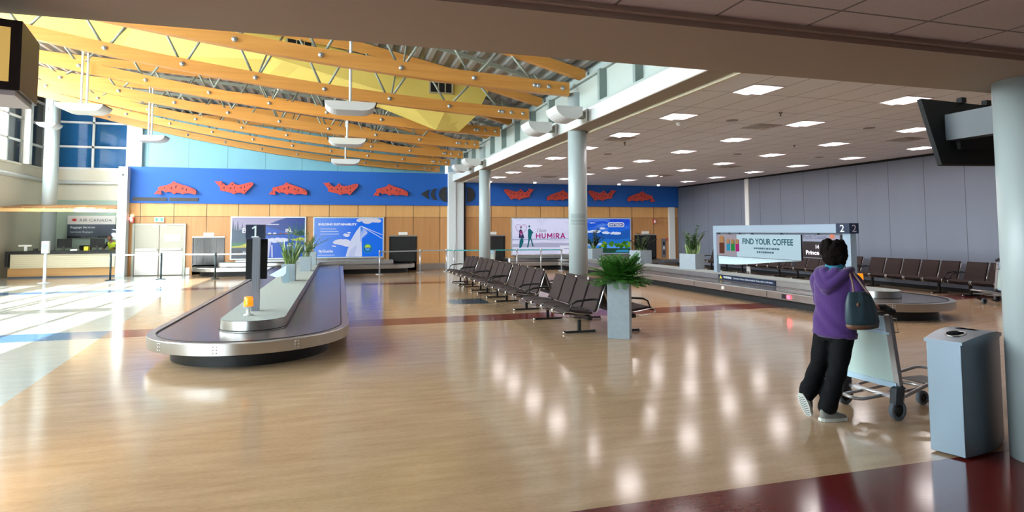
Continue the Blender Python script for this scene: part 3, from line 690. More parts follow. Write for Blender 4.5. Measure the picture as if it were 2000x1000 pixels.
# tall pedestal planter by the seats
tp = make_box(.36, .36, .93, 'potted_plant'); tp.rotation_euler = (0, 0, R(-33)); c_, s_ = math.cos(R(-33)), math.sin(R(-33))
tp.location = (4.53+.18*0+.0, 9.27, 0); tag(tp, 'tall grey stone pedestal planter with bushy fern beside the near seats', 'potted plant')
FERN = mat('fern_green', (58, 122, 34), .5, noise=.35, nscale=(7, 7, 7))
def fern(parent, z0):
    rd = random.Random(4); st = MB(); lf = MB()
    for i in range(120):
        a = rd.uniform(0, 6.283); el = rd.uniform(.0, 1.0)**.8; L = rd.uniform(.28, .44)*(1+.16*el); d0 = Vector((math.cos(a)*(1-.8*el), math.sin(a)*(1-.8*el), .42+1.2*el)).normalized()
        p = Vector((math.cos(a)*.05, math.sin(a)*.05, z0)); pts = [p]; d = d0.copy()
        for k in range(9):
            d = (d+Vector((math.cos(a)*.05, math.sin(a)*.05, -.11+.06*el))).normalized(); p = p+d*L/9*1.15; pts.append(p)
        st.tube(pts, .003, 4)
        for k in range(2, 10):
            c = pts[k]; tg = (pts[k]-pts[k-1]).normalized(); sd = tg.cross(Vector((0, 0, 1))).normalized(); ll = .115*math.sin(math.pi*(k-.8)/10.5)+.03
            for sg in (-1, 1):
                dd = (sd*sg+tg*.5).normalized(); leaf(lf, c, dd, ll, .013, bend=.15)
                for q in (.3, .55, .8):
                    cc = c+dd*ll*q
                    for s2 in (-1, 1): leaf(lf, cc, (tg*s2+dd*.6), ll*.46*(1.1-q*.6), .020, bend=.1)
    st.build('stems', STEMM, parent); lf.build('foliage', FERN, parent)
fern(tp, .86)
# ================================================================== SEATING
UPH = mat('brown_upholstery', (54, 42, 40), .8, spec=.25, noise=.12, nscale=(30, 30, 30)); SBK = mat('seat_black', (18, 18, 20), .35)
def extr(prof, y0, y1): return MB().prism(prof, y0, y1, 'y')
SEATP = [(-.475, .385), (-.47, .425), (-.44, .452), (-.36, .462), (-.2, .445), (-.02, .415), (.03, .418), (.02, .375), (-.05, .368), (-.2, .39), (-.36, .405), (-.43, .39)]
BACKP = [(.035, .43), (.06, .45), (.115, .60), (.165, .75), (.215, .875), (.21, .90), (.25, .905), (.262, .885), (.215, .74), (.165, .59), (.11, .43), (.07, .405)]
RAIL = [(.262, .90), (.215, .74), (.16, .58), (.11, .44), (.07, .395), (.0, .375), (-.2, .395), (-.40, .43), (-.475, .43), (-.50, .395), (-.47, .345), (-.40, .335), (-.2, .31), (-.02, .30)]
def make_seat_bank(n, pitch=.60, arms=None, legs=None):
    b = empty('seat_bank', (0, 0, 0)); L = n*pitch; y0 = -L/2
    for i in range(n):
        a, c = y0+i*pitch+.035, y0+(i+1)*pitch-.035
        bevel(extr(SEATP, a, c).build('seat', UPH, b), .014, 2); bevel(extr(BACKP, a, c).build('backrest', UPH, b), .014, 2)
    for i in range(n+1):
        for dy in ([.022] if i == 0 else [-.022] if i == n else [-.022, .022]):
            y = y0+i*pitch+dy; MB().tube([(x, y, z) for x, z in RAIL], .0105, 7).build('side_rail', CHROME, b)
    for i in (arms or (0, n)):
        y = y0+i*pitch+(.022 if i == 0 else -.022 if i == n else 0)
        MB().tube([(.14, y, .615), (.0, y, .625), (-.26, y, .605), (-.345, y, .565), (-.40, y, .44)], [.013, .019, .019, .014, .012], 8).build('armrest', SBK, b)
    MB().box(-.09, -.01, y0-.03, y0+L+.03, .29, .355).build('beam', SBK, b)
    for y in (legs or (y0+.45, y0+L-.30)):
        l = MB().box(-.075, -.025, y-.03, y+.03, .03, .30).box(-.32, .25, y-.022, y+.022, .012, .045).build('leg', SBK, b)
        MB().sphere((-.325, y, .027), (.03, .027, .026)).build('foot_cap', CHROME, l); MB().sphere((.255, y, .027), (.03, .027, .026)).build('foot_cap', CHROME, l)
    return b
B4 = make_seat_bank(4); B3 = make_seat_bank(3, .62)
def place_bank(src, x, y, rz, lb, group): 
    o = src if not src.get('used') else copy_tree(src); src['used'] = 1
    if 'used' in o and o is not src: del o['used']
    o.location = (x, y, 0); o.rotation_euler = (0, 0, rz); tag(o, lb, 'seats', group); return o
G1 = 'back-to-back airport seating in the middle of the hall'; G2 = 'seats along the grey wall'
place_bank(B4, 4.08, 10.58, 0, 'nearest bank of four brown airport seats, left of the tall stone planter', G1)
place_bank(B4, 4.10, 13.72, 0, 'second bank of brown seats in the middle row, left side, with open gap before it', G1)
place_bank(B3, 4.10, 16.05, 0, 'third bank in the left-facing middle row, three brown seats', G1)
place_bank(B3, 4.10, 18.0, 0, 'fourth bank in the left-facing middle row of brown seats', G1)
place_bank(B3, 4.10, 19.98, 0, 'farthest bank of the left-facing middle row, beside the far column', G1)
place_bank(B4, 4.80, 10.62, math.pi, 'right-facing bank of brown seats behind the tall stone planter', G1)
place_bank(B3, 4.78, 14.05, math.pi, 'right-facing bank of brown seats just past the near round column', G1)
place_bank(B3, 4.78, 16.05, math.pi, 'right-facing bank of brown seats, third from the planter', G1)
place_bank(B3, 4.78, 18.0, math.pi, 'right-facing bank of brown seats, fourth from the planter', G1)
place_bank(B3, 4.78, 19.98, math.pi, 'right-facing bank of brown seats, last before the far column', G1)
place_bank(B3, 16.22, 11.50, 0, 'brown wall seats at the far right, partly behind the luggage trolley', G2)
B5 = make_seat_bank(5, .59)
place_bank(B5, 16.22, 14.03, 0, 'long bank of brown wall seats right of the number 2 sign', G2)
place_bank(B5, 16.22, 17.25, 0, 'bank of brown wall seats seen below the coffee screens', G2)
place_bank(B5, 16.22, 20.4, 0, 'bank of brown wall seats behind the left edge of the coffee screen frame', G2)
place_bank(B3, 16.22, 23.1, 0, 'farthest bank of brown wall seats, towards the corner planter', G2)
for o in (B4, B3, B5):
    if 'used' in o: del o['used']

# ================================================================== TROLLEYS
ALU = mat('trolley_aluminium', (172, 170, 172), .35, .7); PANEL = mat('trolley_panel', (186, 208, 204), .4); PEDGE = mat('trolley_panel_edge', (176, 204, 224), .4)
TYRE = mat('tyre_grey', (88, 96, 104), .6)
def make_trolley():
    t = empty('luggage_trolley', (0, 0, 0)); hw = .285
    for s in (-1, 1):
        MB().bar((.04, s*hw, .26), (-.075, s*hw, .98), .045, .055, (0, 1, 0)).build('upright', ALU, t)
    pn = MB(); sl = -.115/.72
    X = lambda z: .04+sl*(z-.26)
    pn.add([(X(.33)-.012, -hw+.02, .33), (X(.33)-.012, hw-.02, .33), (X(.80)-.012, hw-.02, .80), (X(.80)-.012, -hw+.02, .80), (X(.33)+.012, -hw+.02, .33), (X(.33)+.012, hw-.02, .33), (X(.80)+.012, hw-.02, .80), (X(.80)+.012, -hw+.02, .80)],
           [(0, 1, 2, 3), (7, 6, 5, 4), (0, 4, 5, 1), (1, 5, 6, 2), (2, 6, 7, 3), (3, 7, 4, 0)])
    p = pn.build('advert_panel', PANEL, t)
    MB().bar((X(.32)-.02, -hw, .315), (X(.32)-.02, hw, .315), .03, .05).build('lower_rail', PEDGE, t); MB().bar((X(.80)-.015, -hw, .81), (X(.80)-.015, hw, .81), .02, .03).build('upper_rail', PEDGE, t)
    MB().bar((X(.88)+.0, -hw, .895), (X(.88)+.0, hw, .895), .012, .13).build('top_rail', PEDGE, t)
    m = MB()   # wire basket behind the handle, on the load side
    for z in (.80, .93): m.tube([(X(z)+.02, -hw+.04, z), (X(z)+.16, -hw+.04, z), (X(z)+.16, hw-.04, z), (X(z)+.02, hw-.04, z)], .004, 5)
    for k in range(8): y = -hw+.05+k*(2*hw-.1)/7; m.tube([(X(.93)+.16, y, .93), (X(.80)+.16, y, .80), (X(.8)+.02, y, .80)], .003, 4)
    m.build('wire_basket', mat('basket_wire', (150, 140, 124), .35, .8), t, kind='stuff')
    MB().tube([(-.03, -hw-.02, 1.0), (-.10, -hw+.01, 1.045), (-.12, -.12, 1.035), (-.12, .12, 1.035), (-.10, hw-.01, 1.045), (-.03, hw+.02, 1.0)], [.034, .036, .022, .022, .036, .034], 12).build('handle', DARK, t)
    # frame : two long flattened tube loops
    def loop(x0, x1, w0, w1, z0, z1, nm):
        pts = []
        for k in range(7): a = R(90+180*k/6); pts.append((x0+w0*.55+w0*.55*math.cos(a), w0*math.sin(a), z0))
        for k in range(7): a = R(-90+180*k/6); pts.append((x1-w1*.6+w1*.6*math.cos(a), w1*math.sin(a), z1))
        MB().tube(pts, .017, 8, closed=True).build(nm, ALU, t)
    loop(-.26, .62, .10, .12, .17, .21, 'inner_loop'); loop(.02, .98, .25, .17, .20, .33, 'front_loop')
    MB().box(.62, .90, -.14, .14, .235, .25).build('front_plate', mat('plate_dark', (82, 78, 78), .5), t)
    MB().bar((.03, -hw, .2), (.03, hw, .2), .03, .03).build('axle', ALU, t)
    for x, y, r, nm in ((0, -hw, .095, 'wheel'), (0, hw, .095, 'wheel'), (.72, 0.0, .07, 'wheel')):
        w_ = MB(); w_.smooth = True; n = 20
        prof = [(r*.62, -.022), (r*.95, -.022), (r, -.012), (r, .012), (r*.95, .022), (r*.62, .022)]; vs = []
        for k in range(n): g = 2*math.pi*k/n; vs += [(x+q*math.cos(g), y+d, r+q*math.sin(g)) for q, d in prof]
        fs = [(k*6+i, k*6+(i+1) % 6, ((k+1) % n)*6+(i+1) % 6, ((k+1) % n)*6+i) for k in range(n) for i in range(6)]
        w_.add(vs, fs); o = w_.build(nm, TYRE, t); MB().cyl((x, y-.016, r), (x, y+.016, r), r*.62, 16).build('hub', DARK, o)
        if x == 0: bevel(MB().prism([(-.065, .15), (-.045, .30), (.05, .33), (.075, .28), (.03, .14)], y-.034, y+.034, 'y').build('wheel_guard', mat('guard_dark', (44, 50, 56), .5), t), .012); MB().bar((.075, y, .24), (.03, y-.0, .1), .04, .03, (0, 1, 0)).build('fork', ALU, t)
        else: MB().bar((x, y, .24), (x, y, .1), .03, .06).build('fork', ALU, t)
    for s in (-1, 1): MB().prism([(.5, .10), (.72, .13), (.74, .11), (.62, .07)], s*.2-.02, s*.2+.02, 'y').build('foot_bracket', DARK, t)
    return t
tr = make_trolley(); tr.location = (5.02, 4.80, 0); tr.rotation_euler = (0, 0, R(4)); tag(tr, 'silver luggage trolley pushed by the person in the purple hoodie', 'luggage trolley', 'luggage trolleys')
t2 = copy_tree(tr); t2.location = (15.55, 10.75, 0); t2.rotation_euler = (0, 0, R(175)); tag(t2, 'luggage trolley at the right edge, half hidden by the near column', 'luggage trolley', 'luggage trolleys')
t3 = copy_tree(tr); t3.location = (5.95, 24.4, 0); t3.rotation_euler = (0, 0, R(95)); tag(t3, 'pale luggage trolley behind the far end of the middle seats', 'luggage trolley', 'luggage trolleys')

# ================================================================== RECYCLING BIN
BINM = mat('bin_steel', (124, 138, 150), .32, .65); 
bn = empty('recycling_bin', (4.67, 3.60, 0), math.atan2(.31, .95), 'blue-grey steel recycling bin with round and slot openings, against the near column', 'bin')
def bin_outline(L=.80, D=.24, b=.055, n=10):
    p = [(0, D), (0, 0)]
    for k in range(1, n): t = k/n; p.append((L*t, -b*math.sin(math.pi*t)))
    p += [(L, 0), (L, D)]; return p
bo = bin_outline(); smooth(bevel(MB().prism(bo, .015, .885, 'z').build('body', BINM, bn), .004), 25)
# arched lid with real openings
m = MB(); L, D = .80, .24
def lidz(x): return .90+.048*math.sin(math.pi*min(max(x/L, 0), 1))
def inhole(x, y): return ((x-.20)/.088)**2+((y-.105)/.062)**2 < 1 or (.40 < x < .72 and .04 < y < .19)
nx, ny = 80, 34; H0 = -.012; grid = {}; vs = []; fs = []
for i in range(nx+1):
    for j in range(ny+1):
        x = -H0*-1+(L+.024)*i/nx; yf = -.055*math.sin(math.pi*min(max(x/L, 0), 1))-.012; y = yf+(D+.012-yf)*j/ny
        grid[i, j] = len(vs); vs.append((x, y, lidz(x)))
for i in range(nx):
    for j in range(ny):
        q = [grid[i, j], grid[i+1, j], grid[i+1, j+1], grid[i, j+1]]; c = [sum(vs[k][d] for k in q)/4 for d in (0, 1)]
        if not inhole(*c): fs.append(tuple(q))
m.add(vs, fs); sk = []; 
ed = [grid[i, 0] for i in range(nx+1)]+[grid[nx, j] for j in range(1, ny+1)]+[grid[i, ny] for i in range(nx-1, -1, -1)]+[grid[0, j] for j in range(ny-1, 0, -1)]
top = [vs[k] for k in ed]; bot = [(p[0], p[1], .875) for p in top]; n = len(top)
m.add(top+bot, [(i, i+n, (i+1) % n+n, (i+1) % n) for i in range(n)]); smooth(m.build('lid', BINM, bn), 30)
MB().box(.02, L-.02, .01, D-.02, .80, .84).build('inner_liner', BLK, bn)
MB().tube([(.20+.088*math.cos(2*math.pi*k/28), .105+.062*math.sin(2*math.pi*k/28), lidz(.20+.088*math.cos(2*math.pi*k/28))+.002) for k in range(28)], .006, 6, closed=True).build('opening_ring', STEEL, bn)

# ================================================================== STANCHIONS
TEAL = mat('belt_teal', (40, 140, 140), .5); TAPEW = mat('belt_white', (225, 230, 230), .5); SPD = mat('stanchion_dark', (52, 66, 70), .4, .5); SPC = mat('stanchion_steel', (184, 188, 192), .3, .7)
def stanchion(x, y, lb, m_, nxt=None, belt=None, h=.97):
    s = empty('queue_post', (x, y, 0), 0, lb, 'queue barrier', 'belt queue posts')
    MB().lathe([(.17, 0), (.17, .012), (.12, .03), (.04, .04)], n=22).build('base', m_, s); MB().lathe([(.033, .035), (.033, h-.09)], n=12).build('post', m_, s)
    MB().lathe([(.036, h-.10), (.036, h), (.03, h+.012)], n=12).build('head', m_ if m_ is SPD else SPC, s)
    if nxt: 
        v = Vector((nxt[0]-x, nxt[1]-y, 0)); q = v.normalized()*.036; MB().bar(q+Vector((0, 0, h-.045)), v-q+Vector((0, 0, h-.045)), .004, .05).build('belt', belt, s)
    return s
SL = [(-8.05, 25.4, 'dark queue post in front of the service counter end'), (-6.38, 25.35, 'dark queue post before the grey double doors'), (-4.45, 24.9, 'dark queue post before the left black baggage opening')]
stanchion(*SL[0], SPD, SL[1][:2], TAPEW); stanchion(*SL[1], SPD, SL[2][:2], TAPEW); stanchion(*SL[2], SPD, (-2.62, 25.0), TAPEW)
SR = [(1.62, 25.45, 'pale queue post just right of the left carousel'), (3.38, 26.15, 'pale queue post before the black opening beside the white pillar'), (4.56, 26.35, 'pale queue post left of the white pillar'), (4.86, 26.15, 'pale queue post standing before the white pillar'),
      (5.92, 25.75, 'pale queue post between white pillar and far column'), (7.60, 25.7, 'pale queue post at the left edge of the medicine poster'), (8.62, 25.4, 'pale queue post before the middle of the medicine poster'), (9.52, 25.2, 'last pale queue post, left of the near column')]
for i, s_ in enumerate(SR): stanchion(*s_, SPC, SR[i+1][:2] if i+1 < len(SR) else None, TEAL if i >= 2 else mat('belt_grey', (150, 156, 160), .5))
# dispenser stand
d = empty('dispenser_stand', (-9.86, 24.8, 0), 0, 'white hand-sanitiser style dispenser on a pole before the service counter', 'dispenser'); MB().lathe([(.2, 0), (.2, .012), (.05, .03), (.045, 1.03)], n=20).build('pole', mat('pole_white', (214, 220, 228), .4), d)
bevel(MB().box(-.11, .11, -.07, .07, 1.03, 1.46).build('head', WHT, d), .015); MB().box(-.08, .08, -.074, -.07, 1.18, 1.36).build('label', mat('label_grey', (150, 160, 168), .5), d)
# dark kiosk edge at the far left
o = empty('kiosk', (-9.25, 19.6, 0), 0, 'dark upright kiosk cut off by the left edge of the picture', 'kiosk'); bevel(MB().box(-.35, .20, -.2, .2, .0, .95).build('cabinet', mat('kiosk_dark', (30, 22, 34), .4), o), .01); MB().box(-.3, .15, -.21, -.2, .5, .9).build('screen', BLK, o)
# ================================================================== FISH CARVINGS
REDF = mat('carved_red', (186, 62, 48), .6, noise=.1, nscale=(6, 6, 6)); CUT = mat('carving_cut', (52, 22, 48), .8)
FA = [(130, 385), (150, 345), (175, 315), (205, 292), (190, 262), (210, 235), (300, 215), (370, 192), (420, 172), (445, 135), (465, 125), (490, 138), (520, 158), (580, 178), (640, 197), (700, 216), (760, 240), (810, 262), (850, 287), (872, 325), (868, 355), (852, 385), (815, 372), (760, 360), (700, 357), (655, 368), (625, 380), (600, 362), (560, 352), (520, 352), (488, 372), (468, 380), (450, 355), (400, 335), (360, 335), (330, 350), (305, 330), (270, 312), (248, 316), (250, 350), (264, 388), (240, 380), (215, 388), (185, 376)]
FB = [(1170, 132), (1200, 142), (1250, 140), (1300, 130), (1308, 165), (1330, 178), (1352, 192), (1372, 214), (1400, 222), (1435, 205), (1465, 170), (1500, 143), (1522, 165), (1540, 190), (1600, 204), (1660, 198), (1720, 182), (1780, 160), (1830, 150), (1868, 150), (1892, 172), (1880, 205), (1850, 245), (1815, 285), (1780, 320), (1755, 350), (1725, 390), (1700, 388), (1688, 370), (1650, 360), (1600, 364), (1560, 378), (1530, 396), (1508, 385), (1495, 368), (1440, 356), (1380, 342), (1320, 332), (1280, 322), (1275, 285), (1278, 258), (1250, 232), (1215, 190)]
DA = [[(395, 245), (425, 255), (435, 225), (440, 285), (420, 268)], [(500, 210), (530, 205), (510, 240), (510, 275), (490, 245)], [(590, 262), (620, 262), (640, 240), (640, 290), (620, 275)], [(690, 262), (715, 262), (700, 290), (705, 320), (680, 300)], [(455, 160), (480, 160), (468, 178)], [(775, 275), (810, 285), (800, 298)], [(815, 300), (850, 315), (830, 322)], [(500, 330), (530, 335), (512, 345)], [(640, 335), (668, 335), (655, 350)], [(300, 235), (320, 262), (300, 275)], [(195, 320), (215, 322), (200, 345)], [(335, 278), (350, 290), (335, 300)]]
DB = [[(1300, 180), (1330, 190), (1300, 210)], [(1345, 250), (1365, 262), (1350, 290), (1335, 268)], [(1435, 268), (1462, 268), (1480, 250), (1482, 295), (1460, 280)], [(1530, 250), (1560, 235), (1540, 268), (1555, 298), (1535, 290)], [(1485, 210), (1500, 180), (1520, 212)], [(1620, 255), (1650, 258), (1668, 236), (1678, 275), (1655, 268)], [(1718, 225), (1735, 215), (1730, 250), (1745, 270), (1720, 258)], [(1770, 205), (1800, 185), (1785, 215)], [(1715, 320), (1735, 305), (1748, 325), (1730, 335)], [(1540, 330), (1575, 340), (1560, 358)], [(1810, 200), (1845, 180), (1830, 205)], [(1290, 290), (1310, 300), (1295, 315)]]
def make_fish(P, D, cx, cy, mirror=False):
    k = .00208; f = empty('fish_carving', (0, 0, 0)); s = -1 if mirror else 1
    tr_ = lambda p: ((p[0]-cx)*k*s, -(p[1]-cy)*k)
    pts = [tr_(p) for p in P]; bm = bmesh.new(); a = [bm.verts.new((x, -.05, z)) for x, z in pts]; fc = bm.faces.new(a)
    r = bmesh.ops.extrude_face_region(bm, geom=[fc]); bmesh.ops.translate(bm, verts=[v for v in r['geom'] if isinstance(v, bmesh.types.BMVert)], vec=(0, .05, 0))
    bmesh.ops.triangulate(bm, faces=[q for q in bm.faces if len(q.verts) > 4]); bmesh.ops.recalc_face_normals(bm, faces=bm.faces[:])
    me = bpy.data.meshes.new('body'); bm.to_mesh(me); bm.free(); me.materials.append(REDF); o = bpy.data.objects.new('body', me); COL.objects.link(o); o.parent = f; o['label'] = 'red carved body'
    m = MB()
    for d in D: m.prism([tr_(p) for p in d], -.053, -.0495, 'y')
    m.build('cut_pattern', CUT, f)
    m = MB(); m.box(-.3, -.26, 0, .095, -.02, .02).box(.26, .3, 0, .095, -.02, .02); m.build('standoffs', DARK, f); return f
fa = make_fish(FA, DA, 500, 258); fb = make_fish(FB, DB, 1530, 268); fam = make_fish(FA, DA, 500, 258, True); fbm = make_fish(FB, DB, 1530, 268, True)
FL = [(fa, -6.45, 3.56, 'leftmost red carved salmon, arched, above the dark vent strip'), (fb, -4.26, 3.60, 'first upward-curving red carved salmon, second fish from the left'), (fa, -2.12, 3.60, 'arched red carved salmon, third fish from the left, under the middle pendant lights'),
      (fb, .04, 3.62, 'upward-curving red carved salmon, fourth fish from the left'), (fa, 2.20, 3.61, 'arched red carved salmon nearest the dark triangle and crescent shapes'), (fbm, 8.22, 3.50, 'dark red upward-curving salmon on the right band, beside the far column'),
      (fam, 10.38, 3.48, 'dark red arched salmon half hidden by the near round column'), (fbm, 12.52, 3.50, 'dark red upward-curving salmon just right of the near round column'), (fam, 14.66, 3.48, 'dark red arched salmon at the right end of the blue band')]
used = set()
for s, x, z, lb in FL:
    o = copy_tree(s) if s.name in used else s; used.add(s.name); o.location = (x, YB-.20, z); tag(o, lb, 'fish carving', 'red salmon carvings on the blue band')
CH = mat('charcoal_disc', (38, 40, 42), .6)
def crescent(cx, cz, r, sgn, inner=.55):
    pts = [(cx+sgn*r*.35-sgn*r*math.cos(a), cz+r*math.sin(a)) for a in [R(-62+124*k/12) for k in range(13)]]
    pts += [(cx+sgn*r*.75-sgn*r*.95*math.cos(a), cz+r*.93*math.sin(a)) for a in [R(62-124*k/12) for k in range(13)]]
    return pts
def disc(cx, cz, r, a0, a1, n=24): return [(cx+r*math.cos(R(a0+(a1-a0)*k/n)), cz+r*math.sin(R(a0+(a1-a0)*k/n))) for k in range(n+1)]
for nm, pts, lb in (('carved_triangle', [(3.55, 3.46), (3.92, 3.68), (3.86, 3.46), (3.92, 3.22)], 'small dark triangle shape on the blue band, left of the crescents'),
                    ('carved_crescent', crescent(4.22, 3.46, .30, 1), 'dark crescent on the blue band left of the white pillar'),
                    ('carved_disc', disc(4.74, 3.46, .35, 90, 270), 'dark half disc on the blue band touching the white pillar on its left'),
                    ('carved_disc', disc(5.72, 3.46, .35, -90, 90), 'black half disc on the blue band right of the white pillar'),
                    ('carved_crescent', crescent(6.36, 3.46, .30, -1), 'black crescent on the right-hand blue band beside the pillar')):
    o = MB().prism(pts, YB-.16, YB-.10, 'y').build(nm, CH); tag(o, lb, 'wall carving')
for x0, x1, lb in ((-8.02, -6.78, 'dark slotted vent strip low on the blue band, left half'), (-6.70, -5.62, 'dark slotted vent strip low on the blue band, right half')):
    m = MB().box(x0, x1, YB-.13, YB-.10, 3.03, 3.17); 
    for z in (3.06, 3.10, 3.14): m.box(x0+.02, x1-.02, YB-.14, YB-.13, z-.008, z+.008)
    o = m.build('vent_strip', mat('vent_dark', (66, 60, 60), .6)); tag(o, lb, 'vent', 'vent strips on the blue band')

# ================================================================== POSTERS
def art(rgb, es=.42): return mat('print_%d_%d_%d_%g' % (*rgb, es), tuple(int(v*.35) for v in rgb), .25, emit=rgb, es=es*.56)
FRM = mat('lightbox_frame', (196, 204, 206), .35, .5)
def poster(name, x, z, W, H, lb, fw=.05, rz=0, y=YB, frame=True):
    p = empty(name, (x, y, z), rz, lb, 'poster' if name == 'lightbox_poster' else 'screen')
    if frame: MB().box(0, W, -.07, -.0, 0, fw).box(0, W, -.07, -.0, H-fw, H).box(0, fw, -.07, -.0, fw, H-fw).box(W-fw, W, -.07, -.0, fw, H-fw).build('frame', FRM, p)
    return p
def layer(mb, pts, k, m): mb.use(m); y = -.050-.0012*k; n = len(pts); mb.add([(a, y, b) for a, b in pts], [tuple(range(n))]) if not isinstance(pts[0][0], tuple) else None
def fill(mb, pts, k, m):
    ar = sum(pts[i][0]*pts[(i+1) % len(pts)][1]-pts[(i+1) % len(pts)][0]*pts[i][1] for i in range(len(pts)))
    if ar < 0: pts = pts[::-1]
    bm = bmesh.new(); y = -.050-.0012*k; vv = [bm.verts.new((a, y, b)) for a, b in pts]; bm.faces.new(vv); bmesh.ops.triangulate(bm, faces=bm.faces[:]); bm.verts.index_update()
    mb.use(m); mb.add([v.co[:] for v in bm.verts], [tuple(v.index for v in f.verts) for f in bm.faces]); bm.free()
def blob(mb, cx, cz, w, h, k, m, seed=0, n=7, clip=None):
    rd = random.Random(seed)
    for i in range(n):
        t = (i+.5)/n; x = cx-w/2+w*t; r = h*(.35+.3*math.sin(math.pi*t))*rd.uniform(.8, 1.2); z = cz+rd.uniform(-.15, .2)*h
        pts = [(x+r*1.25*math.cos(2*math.pi*q/14), z+r*.75*math.sin(2*math.pi*q/14)) for q in range(14)]
        if clip: pts = [(min(max(a, clip[0]), clip[2]), min(max(b, clip[1]), clip[3])) for a, b in pts]
        fill(mb, pts, k+i*.12, m)
def grad_art(name, top, bot, H, z0, es=.42, nz=0, c3=None):
    m = mat(name, tuple(int(v*.35) for v in top), .25, emit=top, es=es*.56); n = NX(m); P, x, y, z = n.pos()
    f = n.m('DIVIDE', n.m('SUBTRACT', z, z0), H); base = n.mix(f, bot, top)
    if nz:
        q = n.noise(P, (1.2, 1, 4), 6, .6); q = n.m('MINIMUM', n.m('MAXIMUM', n.m('MULTIPLY', n.m('SUBTRACT', q, .52), 5), 0), nz); base = n.mix(q, base, c3 or (235, 240, 250))
    n.nt.links.new(base, n.b.inputs['Emission Color']); return m
# --- 1 : lake landscape with the bridge poster's reflection painted in
W, H = 3.0, 1.82; P1 = poster('lightbox_poster', -4.38, .59, W, H, 'backlit lake and forest poster left of the number 1 post'); c = (.05, .05, W-.05, H-.05); a = MB()
fill(a, [(.05, .05), (W-.05, .05), (W-.05, H-.05), (.05, H-.05)], 0, grad_art('print_sky_lilac', (170, 160, 196), (196, 188, 214), H, .59))
fill(a, [(.05, .75), (1.2, .85), (1.9, .95), (2.95, .9), (2.95, 1.77), (2.2, 1.77), (1.85, 1.66), (1.55, 1.52), (1.2, 1.38), (.7, 1.30), (.05, 1.2)], 1, art((40, 66, 150)))
fill(a, [(.05, .55), (W-.05, .5), (W-.05, 1.02), (1.5, 1.08), (1.3, 1.42), (2.1, 1.44), (2.95, 1.2), (2.95, .06), (1.3, .05), (.9, .06), (.05, .06)][0:0] or [(1.25, .06), (2.95, .06), (2.95, 1.12), (2.2, 1.16), (1.3, 1.42)], 2, art((20, 84, 196)))  # blue from the bridge poster's reflection, painted into this print
fill(a, [(.05, .72), (.45, .80), (.9, .86), (1.3, .80), (1.3, .55), (.05, .55)], 3, art((54, 120, 84)))
fill(a, [(.05, .56), (.4, .60), (.6, .68), (1.0, .68), (1.3, .62), (1.3, .52), (.05, .50)], 4, art((196, 196, 60)))
fill(a, [(.05, .05), (1.25, .05), (1.25, .52), (.05, .50)], 5, art((62, 72, 86)))
for i, (x, hh) in enumerate(((.10, 1.65), (.18, 1.50), (.28, 1.68), (.36, 1.42), (.45, 1.56), (.56, 1.28), (2.35, 1.5), (2.5, 1.62), (2.62, 1.70), (2.78, 1.55), (2.9, 1.66))):
    b0 = .72 if i < 6 else 1.05; fill(a, [(max(.05, x-.10), b0), (x-.05, b0+(hh-b0)*.5), (x, hh), (min(2.95, x+.05), b0+(hh-b0)*.5), (min(2.95, x+.10), b0)], 6+i*.1, art((62, 84, 108) if i < 6 else (38, 82, 120)))
for i, x in enumerate((1.45, 1.65, 1.9, 2.1)): fill(a, [(x, 1.08), (x+.16, 1.08), (x+.13, 1.13), (x+.05, 1.14)], 7.4, art((225, 225, 225) if i < 2 else (120, 70, 70)))
fill(a, [(1.32, 1.02), (2.3, 1.06), (2.25, 1.09), (1.4, 1.09)], 7.3, art((28, 50, 78)))
fill(a, [(1.35, .08), (1.52, .08), (1.52, .5), (1.62, .85), (1.45, .9), (1.36, .7)], 7.6, art((196, 200, 232))); fill(a, [(1.62, .08), (1.68, .08), (1.66, .6), (1.60, .62)], 7.6, art((196, 200, 232)))  # pale sail shapes of the same painted reflection
blob(a, 1.85, .82, .75, .2, 8, art((214, 218, 240)), 3, 7, c); blob(a, 2.35, .58, .2, .1, 9, art((214, 218, 240)), 4, 3, c)  # clouds of the painted reflection
fill(a, [(2.35, .85), (2.6, .88), (2.8, .93), (2.93, .90), (2.93, .80), (2.6, .78)], 9.5, art((205, 214, 60)))
for x in (2.42, 2.55): fill(a, [(x, 1.08), (x+.15, 1.2), (x+.4, 1.22), (2.93, 1.15), (2.93, 1.02), (x+.2, .98)], 9.2, art((70, 104, 96)))
a.build('artwork', None, P1)
WT = art((236, 236, 240), .45)
text('Be', WT, h=.21, w=.30, loc=(.46, -.064, 1.12), parent=P1, bold=.02); text('IN.', WT, h=.15, w=.28, loc=(2.17, -.064, 1.15), parent=P1, bold=.025); text('RUI', WT, h=.11, loc=(.50, -.064, .24), parent=P1, bold=.02)
MB().tube([(.34+.10*math.cos(2*math.pi*k/20), -.062, .28+.10*math.sin(2*math.pi*k/20)) for k in range(4, 20)], .012, 6).build('round_emblem', art((150, 120, 104)), P1)
MB().box(.58, .78, -.0635, -.062, .93, .96).box(.60, .76, -.0635, -.062, .98, 1.0).box(1.45, 1.9, -.0635, -.062, 1.47, 1.50).build('caption_lines', WT, P1)
